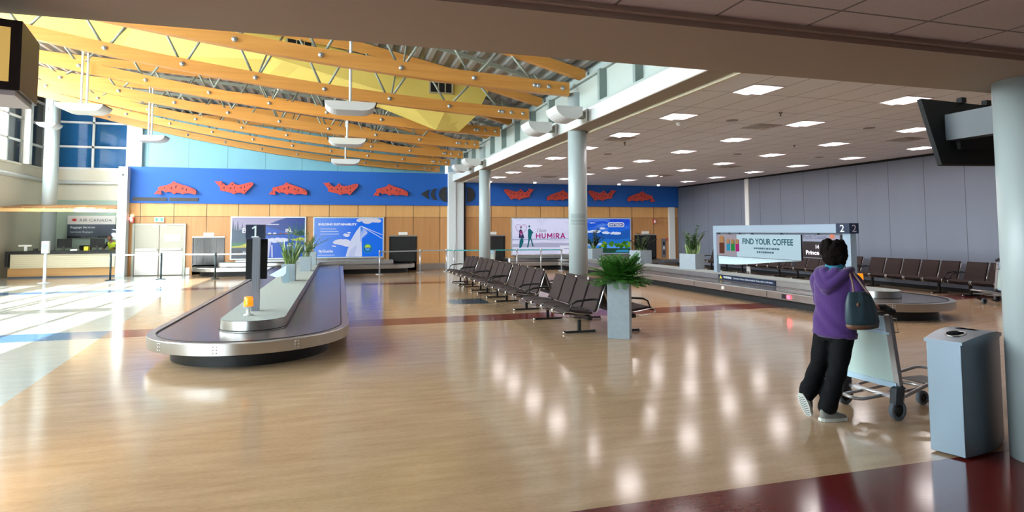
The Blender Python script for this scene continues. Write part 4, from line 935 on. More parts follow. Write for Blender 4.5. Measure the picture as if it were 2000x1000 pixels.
# --- 2 : white sail bridge
W, H = 3.02, 1.80; P2 = poster('lightbox_poster', -1.09, .60, W, H, 'bright blue backlit poster with white sail-like bridge and BUILDING SUSTAINABILITY heading'); c = (.05, .05, W-.05, H-.05); a = MB()
m2 = mat('print_blue_sweep', (4, 40, 80), .25, emit=(10, 110, 230), es=.25); n = NX(m2); P, x, y, z = n.pos(); f = n.m('MINIMUM', n.m('MAXIMUM', n.m('DIVIDE', n.m('ADD', x, 1.1), 2.0), 0), 1); base = n.mix(f, (120, 160, 240), (6, 100, 228)); n.nt.links.new(base, n.b.inputs['Emission Color'])
fill(a, [(.05, .05), (W-.05, .05), (W-.05, H-.05), (.05, H-.05)], 0, m2)
blob(a, 1.30, .66, .75, .26, 1, art((214, 218, 240)), 5, 8, c); blob(a, 1.42, 1.0, .18, .14, 2, art((214, 218, 240)), 6, 3, c); blob(a, 1.50, 1.12, .08, .08, 2, art((220, 222, 240)), 7, 2, c); blob(a, .88, .52, .18, .07, 2, art((220, 222, 240)), 8, 3, c); blob(a, 2.35, 1.66, .95, .24, 3, art((206, 206, 222)), 9, 8, c)
SA = art((206, 214, 240)); fill(a, [(1.38, .06), (1.45, .35), (1.6, .8), (1.8, 1.15), (1.98, 1.40), (2.12, 1.36), (2.32, 1.10), (2.05, .85), (1.88, .65), (1.84, .50), (1.95, .25), (2.08, .06)], 4.5, SA)
for k in range(7): t = k/6; fill(a, [(2.0, 1.38), (2.02, 1.39), (2.02+.42*t, .72+.38*t), (2.0+.42*t, .71+.38*t)], 5, art((60, 130, 230)))
for x1, z1 in ((2.95, 1.02), (2.95, .86)): fill(a, [(2.0, 1.40), (2.05, 1.41), (x1, z1), (x1, z1-.025)], 5.5, SA)
fill(a, [(1.5, .06), (1.75, .06), (1.86, .5), (1.80, .55), (1.55, .3)], 5.2, art((186, 196, 232)))
fill(a, disc(2.32, .42, .20, 0, 360, 28), 6, art((30, 140, 150))); fill(a, disc(2.32, .42, .165, 0, 360, 28), 6.5, art((10, 70, 160))); fill(a, disc(2.32, .45, .13, 0, 180, 16), 7, art((176, 214, 60))); fill(a, disc(2.32, .42, .12, 180, 360, 16), 7, art((70, 150, 220)))
a.build('artwork', None, P2)
text('BUILDING SUSTAINABILITY', WT, h=.10, w=1.62, loc=(.22, -.064, 1.43), parent=P2, bold=.04); text('flyGuide', WT, h=.15, w=.60, loc=(.24, -.064, .22), parent=P2, bold=.02)
m = MB()
for k, wd in enumerate((.66, .76, .78)): m.box(.30, .30+wd, -.0645, -.063, 1.26-.11*k, 1.29-.11*k)
m.box(.22, .92, -.0645, -.063, .12, .15); m.build('caption_lines', art((196, 212, 246)), P2, kind='stuff')
# --- 3 : medicine poster with two walkers
W, H = 3.14, 1.80; P3 = poster('lightbox_poster', 7.86, .60, W, H, 'pale backlit poster with two walking figures and magenta HUMIRA lettering'); a = MB()
fill(a, [(.05, .05), (W-.05, .05), (W-.05, H-.05), (.05, H-.05)], 0, grad_art('print_beach', (206, 208, 236), (200, 200, 226), H, .6, .5, .35, (176, 178, 208)))
fill(a, [(.05, .72), (W-.05, .76), (W-.05, .80), (.05, .78)], 1, art((160, 172, 206))); fill(a, [(.05, .40), (W-.05, .36), (W-.05, .56), (1.6, .60), (.05, .54)], 1, art((172, 172, 200)))
TQ = art((12, 96, 110)); HR = art((186, 140, 190))
fill(a, [(.40, .36), (.50, .36), (.49, .55), (.60, .80), (.50, .84), (.42, .70)], 2, TQ); fill(a, [(.48, .42), (.52, .40), (.62, .65), (.60, .82), (.50, .80)], 2.2, TQ)
fill(a, [(.38, .82), (.66, .82), (.58, 1.1), (.53, 1.22), (.46, 1.25), (.40, 1.18)], 2.4, art((52, 52, 92))); fill(a, [(.46, .95), (.56, .98), (.52, 1.18), (.44, 1.15)], 2.6, art((150, 40, 110))); fill(a, disc(.49, 1.34, .055, 0, 360, 14), 2.5, art((110, 96, 112)))
fill(a, [(.78, .38), (.86, .38), (.90, .60), (.98, .84), (.86, .88), (.84, .60)], 2, TQ); fill(a, [(.94, .84), (1.0, .84), (1.13, .42), (1.18, .40), (1.06, .42)], 2.1, TQ); fill(a, [(.84, .84), (1.0, .84), (1.03, 1.05), (1.08, 1.12), (.98, 1.24), (.90, 1.30), (.84, 1.2)], 2.3, TQ); fill(a, [(1.0, 1.2), (1.12, 1.10), (1.02, .98), (1.05, 1.10), (.98, 1.16)], 2.5, TQ); fill(a, disc(.91, 1.38, .05, 0, 360, 14), 2.4, TQ)
fill(a, [(2.42, .05), (3.09, .05), (3.09, .45), (2.46, .45)], 2, art((225, 226, 246)))
a.build('artwork', None, P3)
MB().tube([(.50+.26*1.05*math.sin(t)**3, -.058, 1.26+.018*(13*math.cos(t)-5*math.cos(2*t)-2*math.cos(3*t)-math.cos(4*t))) for t in [2*math.pi*k/36 for k in range(36)]], .014, 6, closed=True).build('heart_outline', HR, P3)
MG = art((150, 18, 110), .5); HL = MB()
def seg(x0, z0, x1, z1, t=.05):
    v = Vector((x1-x0, z1-z0)); n_ = Vector((-v.y, v.x)).normalized()*t/2; HL.prism([(x0+n_.x, z0+n_.y), (x1+n_.x, z1+n_.y), (x1-n_.x, z1-n_.y), (x0-n_.x, z0-n_.y)], -.064, -.061, 'y')
hx, hz, hh = 1.26, .80, .25
seg(hx, hz, hx, hz+hh); seg(hx+.18, hz, hx+.18, hz+hh); seg(hx, hz+hh/2, hx+.18, hz+hh/2)
seg(hx+.29, hz+.06, hx+.29, hz+hh); seg(hx+.45, hz+.06, hx+.45, hz+hh); seg(hx+.29, hz+.075, hx+.33, hz+.03); seg(hx+.32, hz+.025, hx+.42, hz+.025); seg(hx+.41, hz+.03, hx+.45, hz+.075)
seg(hx+.57, hz, hx+.57, hz+hh); seg(hx+.79, hz, hx+.79, hz+hh); seg(hx+.57, hz+hh-.01, hx+.68, hz+.07, .055); seg(hx+.68, hz+.07, hx+.79, hz+hh-.01, .055)
seg(hx+.90, hz, hx+.90, hz+hh)
seg(hx+1.01, hz, hx+1.01, hz+hh); seg(hx+1.01, hz+hh-.025, hx+1.12, hz+hh-.025); seg(hx+1.01, hz+hh*.46, hx+1.12, hz+hh*.46); seg(hx+1.11, hz+hh-.02, hx+1.15, hz+hh-.06); seg(hx+1.15, hz+hh-.05, hx+1.15, hz+hh*.55); seg(hx+1.15, hz+hh*.56, hx+1.11, hz+hh*.46); seg(hx+1.06, hz+hh*.45, hx+1.17, hz, .055)
seg(hx+1.25, hz, hx+1.355, hz+hh, .055); seg(hx+1.355, hz+hh, hx+1.46, hz, .055); seg(hx+1.29, hz+.075, hx+1.42, hz+.075, .045)
HL.build('lettering', MG, P3); text('I love', art((110, 112, 130)), h=.19, w=.46, loc=(1.30, -.064, 1.10), parent=P3, shear=.3)
text('The new and lively', art((170, 168, 196)), h=.08, w=.95, loc=(1.80, -.064, .66), parent=P3)
MB().box(2.66, 2.96, -.0585, -.057, .28, .32).build('caption_line', art((170, 170, 200)), P3)
# --- 4 : mountain landscape
W, H = 3.0, 1.80; P4 = poster('lightbox_poster', 11.15, .60, W, H, 'vivid mountain and lake poster with PATTISON badge, right of the near column'); c = (.05, .05, W-.05, H-.05); a = MB()
fill(a, [(.05, .05), (W-.05, .05), (W-.05, H-.05), (.05, H-.05)], 0, grad_art('print_deep_sky', (4, 50, 200), (30, 130, 230), 1.3, 1.1, .45, .45, (120, 170, 240)))
fill(a, [(.05, 1.05), (.5, .98), (.9, 1.15), (1.4, .95), (1.9, 1.02), (2.4, 1.12), (2.95, 1.25), (2.95, .6), (.05, .6)], 1, art((16, 84, 176))); fill(a, [(.05, .72), (1.4, .78), (2.2, .72), (2.95, .78), (2.95, .5), (.05, .5)], 2, art((22, 110, 200)))
for i, (x, z, w_, h_) in enumerate(((1.05, 1.12, .55, .14), (1.62, 1.06, .4, .13), (2.15, 1.04, .5, .14), (1.45, 1.28, .25, .09), (.6, 1.1, .6, .14), (.9, 1.55, .3, .05))): blob(a, x, z, w_, h_, 3+i*.5, art((206, 220, 246)), 20+i, 6, c)
fill(a, [(.05, .40), (1.4, .44), (1.4, .56), (.05, .55)], 7, art((170, 196, 240)))
rd = random.Random(2)
for i in range(46):
    x = .1+2.8*rd.random(); z = (.20 if x < 1.4 else .36)+rd.random()*(.16 if x < 1.4 else .26); r = rd.uniform(.06, .13); pts = [(min(max(x+r*math.cos(2*math.pi*q/9), .05), 2.95), z+r*.8*math.sin(2*math.pi*q/9)) for q in range(9)]
    fill(a, pts, 7.3+i*.03, art(rd.choice([(60, 120, 30), (36, 96, 24), (110, 150, 30), (84, 132, 26)])))
fill(a, [(1.4, .06), (2.95, .06), (2.95, .28), (1.4, .30)], 9, art((30, 70, 50))); fill(a, [(2.1, .10), (2.9, .10), (2.8, .2), (2.2, .2)], 9.4, art((50, 140, 190)))
a.build('artwork', None, P4)
MB().prism(rounded(1.72, 1.34, 2.62, 1.58, .11), -.066, -.064, 'y').build('badge', WT, P4); MB().prism(rounded(1.76, 1.375, 2.58, 1.545, .08), -.068, -.066, 'y').build('badge_field', art((24, 66, 150)), P4); text('PATTISON', WT, h=.11, w=.70, loc=(1.82, -.070, 1.405), parent=P4, bold=.02)

# ================================================================== NUMBER 2 FRAME WITH SCREENS
FG = mat('frame_pale_blue_grey', (142, 160, 176), .45, .2)
F2 = empty('carousel_sign_frame', (11.05, 15.95, .505), R(-90), 'pale blue-grey frame on the right carousel carrying the screens and the number 2 cube', 'sign frame')
MB().box(-.06, .10, -.06, .06, 0, 1.20).build('post', FG, F2); MB().box(4.88, 5.10, -.08, .08, 0, 1.20).build('post', FG, F2)
MB().box(-.06, 4.88, -.06, .06, 1.20, 1.405).build('top_beam', FG, F2); MB().box(.1, 4.88, -.02, .02, 1.165, 1.2).build('hanger_rail', mat('rail_dark', (84, 92, 104), .5), F2)
for x in (.18, .68, 1.15, 1.7, 2.85, 4.1): MB().box(x-.03, x+.03, -.03, .03, 1.15, 1.20).build('clamp', DARK, F2)
nc = MB().box(4.74, 5.12, -.12, .14, 1.19, 1.42).build('number_cube', NAVY, F2)
text('2', mat('number_white', (220, 232, 232)), h=.16, w=.12, loc=(4.86, -.124, 1.225), parent=nc, name='numeral')
text('2', mat('number_white_shaded', (176, 170, 180), .5), h=.16, w=.12, loc=(5.124, -.05, 1.225), rot=(R(90), 0, R(90)), parent=nc, name='numeral')  # same white numeral, greyed: the shade on this face is in its colour
S2 = empty('video_wall_screen', (11.05, 15.85, 1.02), R(-90), 'white coffee advert on three joined screens under the frame', 'screen')
EL = .34
MB().box(0, 3.46, -.045, .0, .0, .64).build('casing', DARK, S2)
a = MB(); a.use(mat('ad_white', (90, 104, 110), .2, emit=(190, 218, 232), es=.17)); a.add([(.0, -.051, 0), (3.46, -.051, 0), (3.46, -.051, .635), (0, -.051, .635)], [(0, 1, 2, 3)])
fill(a, [(.0, .0), (.95, .0), (.95, .635), (.0, .635)], 1.5, art((172, 164, 176), .3)); 
def can(x0, x1, z0, z1, cl, k=3):
    fill(a, [(x0, z0+.02), ((x0+x1)/2, z0+.012), (x1, z0+.02), (x1, z0+(z1-z0)*.62), (x0, z0+(z1-z0)*.62)], k, art(cl, .32)); fill(a, [(x0, z0+(z1-z0)*.62), (x1, z0+(z1-z0)*.62), (x1-.01, z1-.02), ((x0+x1)/2, z1+.005), (x0+.01, z1-.02)], k, art((186, 136, 84), .32)); fill(a, [(x1-.03, z0+(z1-z0)*.62), (x1, z0+(z1-z0)*.62), (x1-.01, z1-.03), (x1-.03, z1-.02)], k+.5, art(tuple(int(v*.7) for v in cl), .3))
can(.13, .38, .05, .59, (96, 46, 22)); can(.48, .65, .14, .50, (30, 150, 190)); can(.69, .86, .14, .50, (20, 140, 50)); can(.90, 1.07, .13, .50, (180, 14, 120))
a.build('advert', None, S2)
for x in (.95, 2.12): MB().box(x-.004, x+.004, -.053, -.0505, 0, .635).build('bezel', mat('bezel_grey', (110, 120, 128), .5), S2)
text('FIND YOUR COFFEE', art((14, 92, 104), .3), h=.165, w=1.98, loc=(1.22, -.056, .36), parent=S2, bold=.022)
m = MB(); rd = random.Random(3)
for zz, xa, xb in ((.235, 1.70, 2.62), (.135, 1.82, 2.50)):
    x = xa
    while x < xb:
        wd = rd.uniform(.03, .09); m.box(x, x+wd, -.0565, -.055, zz, zz+.045); x += wd+.02
m.build('caption_lines', art((80, 120, 136), .25), S2, kind='stuff')
S3 = empty('flight_screen', (11.05, 12.33, 1.02), R(-90), 'dark arrivals screen reading Prince, partly behind the woman\'s head', 'screen')
MB().box(0, 1.20, -.045, .0, .05, .64).build('casing', DARK, S3)
MB().box(.0, 1.15, -.048, -.045, .48, .635).build('header', mat('header_grey', (104, 108, 124), .3, emit=(104, 108, 124), es=.25), S3); MB().box(0, 1.15, -.047, -.045, .10, .45).build('panel', mat('panel_brown_black', (34, 24, 26), .3), S3)
MB().box(0, 1.15, -.049, -.045, .075, .09).build('rule_line', mat('rule_grey', (120, 116, 120), .4), S3); MB().box(.86, 1.0, -.0495, -.048, .55, .65).build('logo_block', mat('logo_brown', (150, 84, 62), .4, emit=(150, 84, 62), es=.2), S3)
SW = mat('screen_white', (220, 214, 224), .3, emit=(220, 214, 224), es=.35)
text('Pacific Coastal', mat('header_text', (60, 64, 80), .3), h=.09, w=.72, loc=(.03, -.050, .54), parent=S3); text('14', SW, h=.09, loc=(.42, -.050, .31), parent=S3, bold=.02); text('Prince', SW, h=.10, w=.42, loc=(.10, -.050, .16), parent=S3, bold=.02)
B2 = MB().prism([(0, .50-.0), (3.4, .50), (2.6, .44), (1.6, .34), (.9, .28), (0, .26)], -.01, .01, 'y').build('sloping_white_panel', mat('panel_pale', (186, 206, 214), .4), F2, (.12, 0, 0))
WS = empty('warning_sign', (10.548, 15.15, .375), R(-90), 'long navy WARNING strip on the curb of the right carousel', 'sign'); MB().box(0, 2.35, -.006, .0, .0, .13).build('plate', NAVY, WS)
YT = mat('warning_yellow', (214, 200, 60), .5); MB().prism([(.05, .02), (.17, .02), (.11, .115)], -.008, -.006, 'y').build('warning_triangle', YT, WS); text('!', NAVY, h=.06, loc=(.103, -.010, .035), parent=WS)
text('WARNING', LETW, h=.06, w=.36, loc=(.24, -.009, .038), parent=WS, bold=.03); text('Conveyor starts without notice. Keep clear at all times.', LETW, h=.06, w=1.6, loc=(.68, -.009, .032), parent=WS)
# ================================================================== LEFT END : COUNTER, DOORS, SIGNS
def door_leaf(x0, x1, nm, kick=True, hinge=0):
    d = empty(nm, ((x0+x1)/2, YB-.05, 0), kind='structure'); w = (x1-x0)/2
    MB().box(-w+.01, w-.01, -.02, .02, .02, 2.05).build('leaf', mat('door_grey', (164, 160, 146), .5), d); MB().box(-w+.03, w-.03, -.024, -.02, .04, .98).build('kick_plate', STEEL, d)
    MB().box(-w+.06, w-.06, -.08, -.02, 1.02, 1.10).build('push_bar', mat('push_bar', (206, 206, 200), .35, .4), d); return d
d1 = door_leaf(-7.92, -7.03, 'door_1'); d2 = door_leaf(-7.03, -6.14, 'door_2')
struct(MB().box(-8.0, -7.92, YB-.1, YB, 0, 2.11).box(-6.14, -6.06, YB-.1, YB, 0, 2.11).box(-7.92, -6.14, YB-.1, YB, 2.05, 2.11), 'trim_15', mat('door_frame_grey', (168, 172, 160), .5))
def plate(nm, x0, x1, z0, z1, m_, lb, cat='sign', y=YB-.1):
    o = MB().box(x0, x1, y-.015, y, z0, z1).build(nm, m_); tag(o, lb, cat); return o
o = plate('notice', -6.84, -6.24, 1.40, 1.68, mat('paper', (228, 228, 222), .6), 'white notice on the right leaf of the grey double doors', y=YB-.072); 
m = MB(); [m.box(-6.78, -6.3-.06*(k % 2), YB-.0885, YB-.087, 1.44+.05*k, 1.46+.05*k) for k in range(4)]; m.build('printed_lines', mat('faint_print', (176, 176, 176), .6), o, kind='stuff')
for k, x in enumerate((-7.3, -6.95)): plate('small_label', x, x+.2, 1.98, 2.04, WHT, 'small white label at the top of the %s grey door' % ['left', 'right'][k], 'label', y=YB-.072)
e = empty('exit_sign', (-7.05, YB, 2.17), 0, 'green and white exit pictogram sign above the grey double doors', 'exit sign'); MB().box(-.17, .17, -.09, -.0, 0, .2).build('casing', WHT, e)
EG = mat('exit_green', (30, 150, 110), .4, emit=(30, 150, 110), es=.25); MB().box(-.13, -.05, -.094, -.09, .04, .16).box(.05, .13, -.094, -.09, .04, .16).box(-.05, .05, -.094, -.09, .04, .055).box(-.05, .05, -.094, -.09, .145, .16).build('green_field', EG, e)
m = MB(); m.sphere((.0, -.094, .125), .012).tube([(0, -.093, .11), (-.005, -.093, .08), (.02, -.093, .06)], .006, 5).tube([(-.005, -.093, .08), (-.03, -.093, .065)], .006, 5).tube([(-.025, -.093, .10), (.025, -.093, .095)], .005, 5); m.build('running_figure', EG, e)
def alarm(x, z, y, lb):
    a = empty('fire_alarm', (x, y, z), 0, lb, 'fire alarm', 'red fire alarms'); bevel(MB().box(-.09, .09, -.06, 0, -.12, .12).build('housing', mat('alarm_red', (190, 52, 40), .45), a), .015); MB().lathe([(.06, -.09), (.05, .0), (.035, .06), (0, .08)], (0, -.06, 0), 14).build('strobe', mat('strobe', (236, 220, 220), .2), a)
alarm(-8.02, 2.25, YB-.1, 'red fire alarm strobe high on the wall left of the grey doors'); alarm(15.5, 2.24, YB, 'small red fire alarm on the wood wall at the right end')
ph = empty('wall_phone', (16.0, YB, .4), 0, 'grey wall intercom panel on the wood wall near the right corner', 'intercom'); MB().box(-.12, .12, -.03, 0, 0, .95).build('plate', mat('phone_grey', (120, 122, 128), .4, .4), ph)
MB().box(-.05, .05, -.05, -.03, .62, .8).build('upper_unit', DARK, ph); MB().box(-.04, .04, -.05, -.03, .42, .55).build('middle_unit', WHT, ph); MB().box(-.05, .05, -.05, -.03, .15, .33).build('lower_unit', mat('unit_brown', (70, 48, 44), .5), ph)
plate('red_sticker', 16.18, 16.26, 1.22, 1.40, mat('sticker_red', (170, 70, 60), .5), 'tiny red sticker beside the grey intercom panel', 'label', y=YB)
# counter
ct = empty('service_counter', (-10.35, 27.9, 0), 0, 'long service counter with black top and cream slatted front', 'counter')
WD = wood_material('counter_wood', (196, 150, 96), (216, 172, 116), False)
MB().box(-1.85, 1.76, -.28, .45, .06, .38).build('plinth', WD, ct); m = MB()
for k in range(7): m.box(-1.75, 1.76, -.36, -.30, .385+.078*k, .385+.078*k+.074)
m.box(-1.75, 1.76, -.30, .40, .38, .92); m.build('front_panel', mat('cream_slats', (214, 206, 178), .6), ct)
MB().box(-1.9, 1.78, -.42, .5, .92, 1.04).box(-1.9, -1.78, -.42, .5, .45, .92).build('worktop', mat('worktop_black', (22, 24, 28), .3), ct)
MB().box(-1.85, 1.75, -.26, .4, 0, .06).build('toe_kick', mat('toe_kick_blue', (90, 104, 126), .5), ct)
def monitor(x, lb):
    a = empty('monitor', (x, 27.75, 1.04), R(180), lb, 'monitor', 'counter monitors'); bevel(MB().box(-.25, .25, -.02, .02, .12, .47).build('screen', BLK, a), .008); MB().box(-.03, .03, .0, .04, .01, .2).build('stand', DARK, a); MB().box(-.13, .13, -.08, .1, 0, .012).build('foot', DARK, a)
monitor(-10.42, 'black monitor at the middle of the service counter'); monitor(-9.28, 'black monitor beside the worker in the yellow vest')
def thing_on_counter(nm, x, w, h, m_, lb, cat, y=27.7): o = bevel(MB().box(-w/2, w/2, -.1, .1, 0, h).build(nm, m_, None, (x, y, 1.04)), .01); tag(o, lb, cat)
thing_on_counter('yellow_telephone', -9.62, .16, .16, mat('phone_yellow', (214, 196, 40), .4), 'small yellow device on the service counter between the monitors', 'device')
thing_on_counter('paper_stack', -10.00, .24, .07, WHT, 'white paper stack on the counter below the first monitor', 'paper', 27.60)
thing_on_counter('card_holder', -11.35, .10, .1, DARK, 'small dark card holder at the left of the counter', 'holder')
pp = empty('printer', (-10.85-.9+.05, 27.8, 1.04), 0, 'white desk lamp shaped tray at the left part of the counter', 'tray'); MB().box(-.05, .05, -.05, .05, 0, .18).build('stem', WHT, pp); MB().box(-.22, .22, -.1, .1, .18, .24).build('tray', WHT, pp)
def office_chair(x, y, rz, lb):
    c = empty('office_chair', (x, y, 0), rz, lb, 'chair', 'office chairs behind the counter'); bevel(MB().box(-.24, .24, -.24, .24, .46, .54).build('seat', DARK, c), .03); bevel(MB().box(-.22, .22, .2, .27, .62, 1.22).build('backrest', DARK, c), .03); MB().cyl((0, 0, .08), (0, 0, .46), .03).build('post', DARK, c)
    m = MB(); [m.bar((0, 0, .08), (.3*math.cos(2*math.pi*k/5), .3*math.sin(2*math.pi*k/5), .05), .05, .04) for k in range(5)]; m.build('star_base', DARK, c)
office_chair(-10.05, 28.9, R(30), 'black office chair behind the counter near its middle'); office_chair(-8.9, 29.4, R(-20), 'black office chair behind the worker at the counter')
# baggage service sign
sg = empty('airline_sign', (-11.60, YU, 1.50), 0, 'AIR CANADA baggage services sign on the sage wall behind the counter', 'sign')
sc = MB().box(0, 1.86, -.06, 0, .62, 1.0).build('upper_board', mat('sign_white', (224, 220, 218), .5), sg); MB().box(0, 1.86, -.07, 0, .10, .62).build('lower_board', mat('sign_slate', (72, 82, 98), .5), sg); MB().box(0, 1.86, -.072, 0, 0, .10).build('black_strip', mat('strip_black', (24, 28, 34), .4), sg)
text('AIR CANADA', mat('sign_grey_letters', (70, 86, 90), .5), h=.13, w=1.28, loc=(.44, -.064, .74), parent=sg, spacing=1.1)
rp = MB(); rp.prism([(.14, .81), (.20, .84), (.19, .88), (.24, .86), (.25, .90), (.27, .86), (.32, .88), (.31, .84), (.37, .81), (.31, .77), (.255, .76), (.2, .77)], -.066, -.06, 'y'); rp.build('red_emblem', mat('emblem_red', (200, 36, 40), .5), sg)
text('Baggage Services', LETW, h=.115, w=.95, loc=(.12, -.074, .42), parent=sg, bold=.015); text('Services Bagages', LETW, h=.10, w=.88, loc=(.12, -.074, .22), parent=sg)
text('STAR ALLIANCE', mat('faint_letters', (150, 156, 160), .5), h=.045, w=.62, loc=(.55, -.076, .027), parent=sg)
# timber canopy over the counter
cn = empty('timber_canopy', (-10.3, 27.2, 2.5), 0, 'pale timber ladder-frame canopy hanging above the service counter', 'canopy'); CW = wood_material('canopy_wood', (214, 170, 110), (232, 194, 138), False)
MB().box(-2.1, 2.14, -.05, .0, .06, .19).build('front_rail', CW, cn); MB().box(-2.1, 2.1, 1.9, 1.95, .24, .40).build('rear_rail', CW, cn)
for k in range(7): MB().bar((-2.0+k*.68, 0, .14), (-2.0+k*.68, 1.92, .31), .06, .15).build('rib', CW, cn)
MB().bar((0, -.02, .225), (0, 1.92, .40), 4.2, .02).build('deck', wood_material('canopy_deck_wood', (150, 104, 62), (172, 124, 78), False), cn)
# horizontal pipes on the left walls
o = MB().tube([(-12.3, 12, 4.02), (-12.3, 30.9, 4.02)], .09, 12).build('pipe', WHT); tag(o, 'pale horizontal pipe running along the left wall under the windows', 'pipe')
o = MB().tube([(-12.2, 31.05, 3.98), (-8.6, 31.05, 3.98)], .08, 12).build('pipe', WHT); tag(o, 'pale horizontal pipe on the cream wall above the counter sign', 'pipe')
o = MB().box(-8.3, -8.24, 27.07, 27.1, 4.0, 4.08).build('pillar_sensor', DARK); tag(o, 'tiny dark sensor near the top of the left white pillar', 'sensor')
# hanging display top left
hd = empty('hanging_display', (-1.53, 3.5, 2.48), R(13), 'black hanging display box with pale yellow face at the top left edge', 'display')
MB().box(-1.2, 0, 0, .42, 0, .35).build('casing', mat('display_black', (15, 13, 12), .4), hd); MB().box(-1.16, -.045, -.006, 0, .04, .31).build('face', mat('display_yellow', (196, 164, 92), .3, emit=(206, 172, 92), es=.22), hd); MB().box(-1.18, -.02, .01, .40, -.025, 0).build('underside', WHT, hd)
MB().box(-.6, -.5, .05, .15, .35, .485).build('hanger', DARK, hd)
# TV on the near column
tv = empty('wall_screen', (5.42, 4.15, 2.70), 0, 'black flat screen seen from behind, bracketed high on the near column', 'television')
rot = Matrix.Rotation(R(10), 4, Vector((1, 0, 0)))
A0, A1, A2, A3 = Vector((5.20, 4.28, 3.0)), Vector((6.02, 4.22, 2.96)), Vector((6.02, 4.10, 2.38)), Vector((5.27, 4.16, 2.37))
def slab(pts, th): 
    nrm = (pts[1]-pts[0]).cross(pts[3]-pts[0]).normalized(); q = [p+nrm*th for p in pts]; m = MB(); m.add(pts+q, [(0, 1, 2, 3), (7, 6, 5, 4), (0, 4, 5, 1), (1, 5, 6, 2), (2, 6, 7, 3), (3, 7, 4, 0)]); return m
T = -Vector((5.42, 4.15, 2.70)); slab([A0, A1, A2, A3], .045).build('housing', BLK, tv, T)
cc = (A0+A1+A2+A3)/4; MB().box(-.2, .2, -.05, -.0, -.16, .16).build('rear_plate', BLK, tv, tuple(cc+T+Vector((.05, 0.0, 0)))); MB().tube([tuple(A0.lerp(A3, .2)+Vector((.33, -.02, -.02))+T), tuple(A0.lerp(A3, .62)+Vector((.33, -.02, 0))+T)], .008, 6).build('cable', mat('cable_blue', (70, 100, 120), .5), tv)
MB().box(5.38, 5.5, 3.62, 4.2, 2.6, 2.84).build('bracket', mat('bracket_grey', (64, 70, 76), .5), tv, T)
for k in (0, 1): MB().box(-.03, .03, -.03, .02, -.02, .03).build('clip', BLK, tv, tuple(A0.lerp(A1, .55+.35*k)+T+Vector((0, 0, .015))))
# vent louvre lines round the near mid column
for k in range(8):
    pass
m = MB()
for k in range(9): m.tube([(5.2+.2125*math.cos(R(a)), 12.7+.2125*math.sin(R(a)), 1.92+.028*k) for a in range(200, 300, 8)], .003, 4)
o = m.build('speaker_slots', mat('slot_grey', (70, 84, 88), .6), None); o['kind'] = 'structure'; o.name = 'trim_16'
# small waste cup bin behind seats
o = MB().lathe([(.06, .46), (.08, .62)], (6.9, 25.9, 0), 14).build('paper_cup', WHT) if False else None
# ================================================================== PEOPLE
def ring_loft(rings, n=16):
    """rings: list of (centre, axis_a (vector radius), axis_b) ; returns MB closed tube"""
    m = MB(); m.smooth = True; vs = []
    for c, a, b in rings:
        for k in range(n):
            g = 2*math.pi*k/n; vs.append(Vector(c)+Vector(a)*math.cos(g)+Vector(b)*math.sin(g))
    fs = [(i*n+k, i*n+(k+1) % n, (i+1)*n+(k+1) % n, (i+1)*n+k) for i in range(len(rings)-1) for k in range(n)]
    fs += [tuple(range(n))[::-1], tuple((len(rings)-1)*n+k for k in range(n))]
    m.add(vs, fs); return m
def limb(m, pts, rs, sub=3, n=14, flat=1.0):
    """smooth tapered tube through pts with radii rs"""
    P = [Vector(p) for p in pts]; out = []; ro = []
    for i in range(len(P)-1):
        p0 = P[max(i-1, 0)]; p1 = P[i]; p2 = P[i+1]; p3 = P[min(i+2, len(P)-1)]
        for k in range(sub):
            t = k/sub; out.append(.5*((2*p1)+(p2-p0)*t+(2*p0-5*p1+4*p2-p3)*t*t+(3*p1-p0-3*p2+p3)*t**3)); ro.append(rs[i]+(rs[i+1]-rs[i])*t)
    out.append(P[-1]); ro.append(rs[-1]); m.tube(out, ro, n); m.sphere(out[0], ro[0], 12, 8); m.sphere(out[-1], ro[-1], 12, 8); return m
def merge_remesh(mb, name, m_, parent, vox=.012, sm=6, loc=None, factor=.6):
    o = mb.build(name, m_); r = o.modifiers.new('r', 'REMESH'); r.mode = 'VOXEL'; r.voxel_size = vox; r.use_smooth_shade = True
    s = o.modifiers.new('s', 'SMOOTH'); s.iterations = sm; s.factor = factor
    bpy.context.view_layer.update(); me = bpy.data.meshes.new_from_object(o.evaluated_get(bpy.context.evaluated_depsgraph_get()))
    o.modifiers.clear(); old = o.data; o.data = me; bpy.data.meshes.remove(old); me.materials.clear(); me.materials.append(m_); me.name = name
    me.polygons.foreach_set('use_smooth', [True]*len(me.polygons)); 
    if parent: o.parent = parent; o.matrix_parent_inverse = parent.matrix_world.inverted()
    return o
SKIN = mat('skin', (176, 122, 98), .55); HAIR = mat('dark_brown_hair', (19, 12, 11), .9, spec=.12, noise=.6, nscale=(90, 90, 30), bump=1.0); 
PURP = mat('purple_fleece', (66, 30, 100), .9, noise=.12, nscale=(40, 40, 40), bump=.25, sheen=.3); TROU = mat('black_trousers', (8, 9, 12), .85, spec=.2); SHOE = mat('grey_shoe', (120, 118, 112), .7, noise=.15, nscale=(30, 30, 30)); SOLE = mat('pale_sole', (196, 198, 190), .6); SOLE2 = mat('sole_groove', (96, 104, 108), .7); SCARF = mat('teal_scarf', (40, 120, 150), .8, noise=.7, nscale=(55, 55, 55))
fw = Vector((math.sin(R(72)), math.cos(R(72)), 0)); rt = Vector((fw.y, -fw.x, 0)); UPV = Vector((0, 0, 1))
def L(r, f, z, o=Vector((4.66, 4.80, 0))): return o+rt*r+fw*f+UPV*z
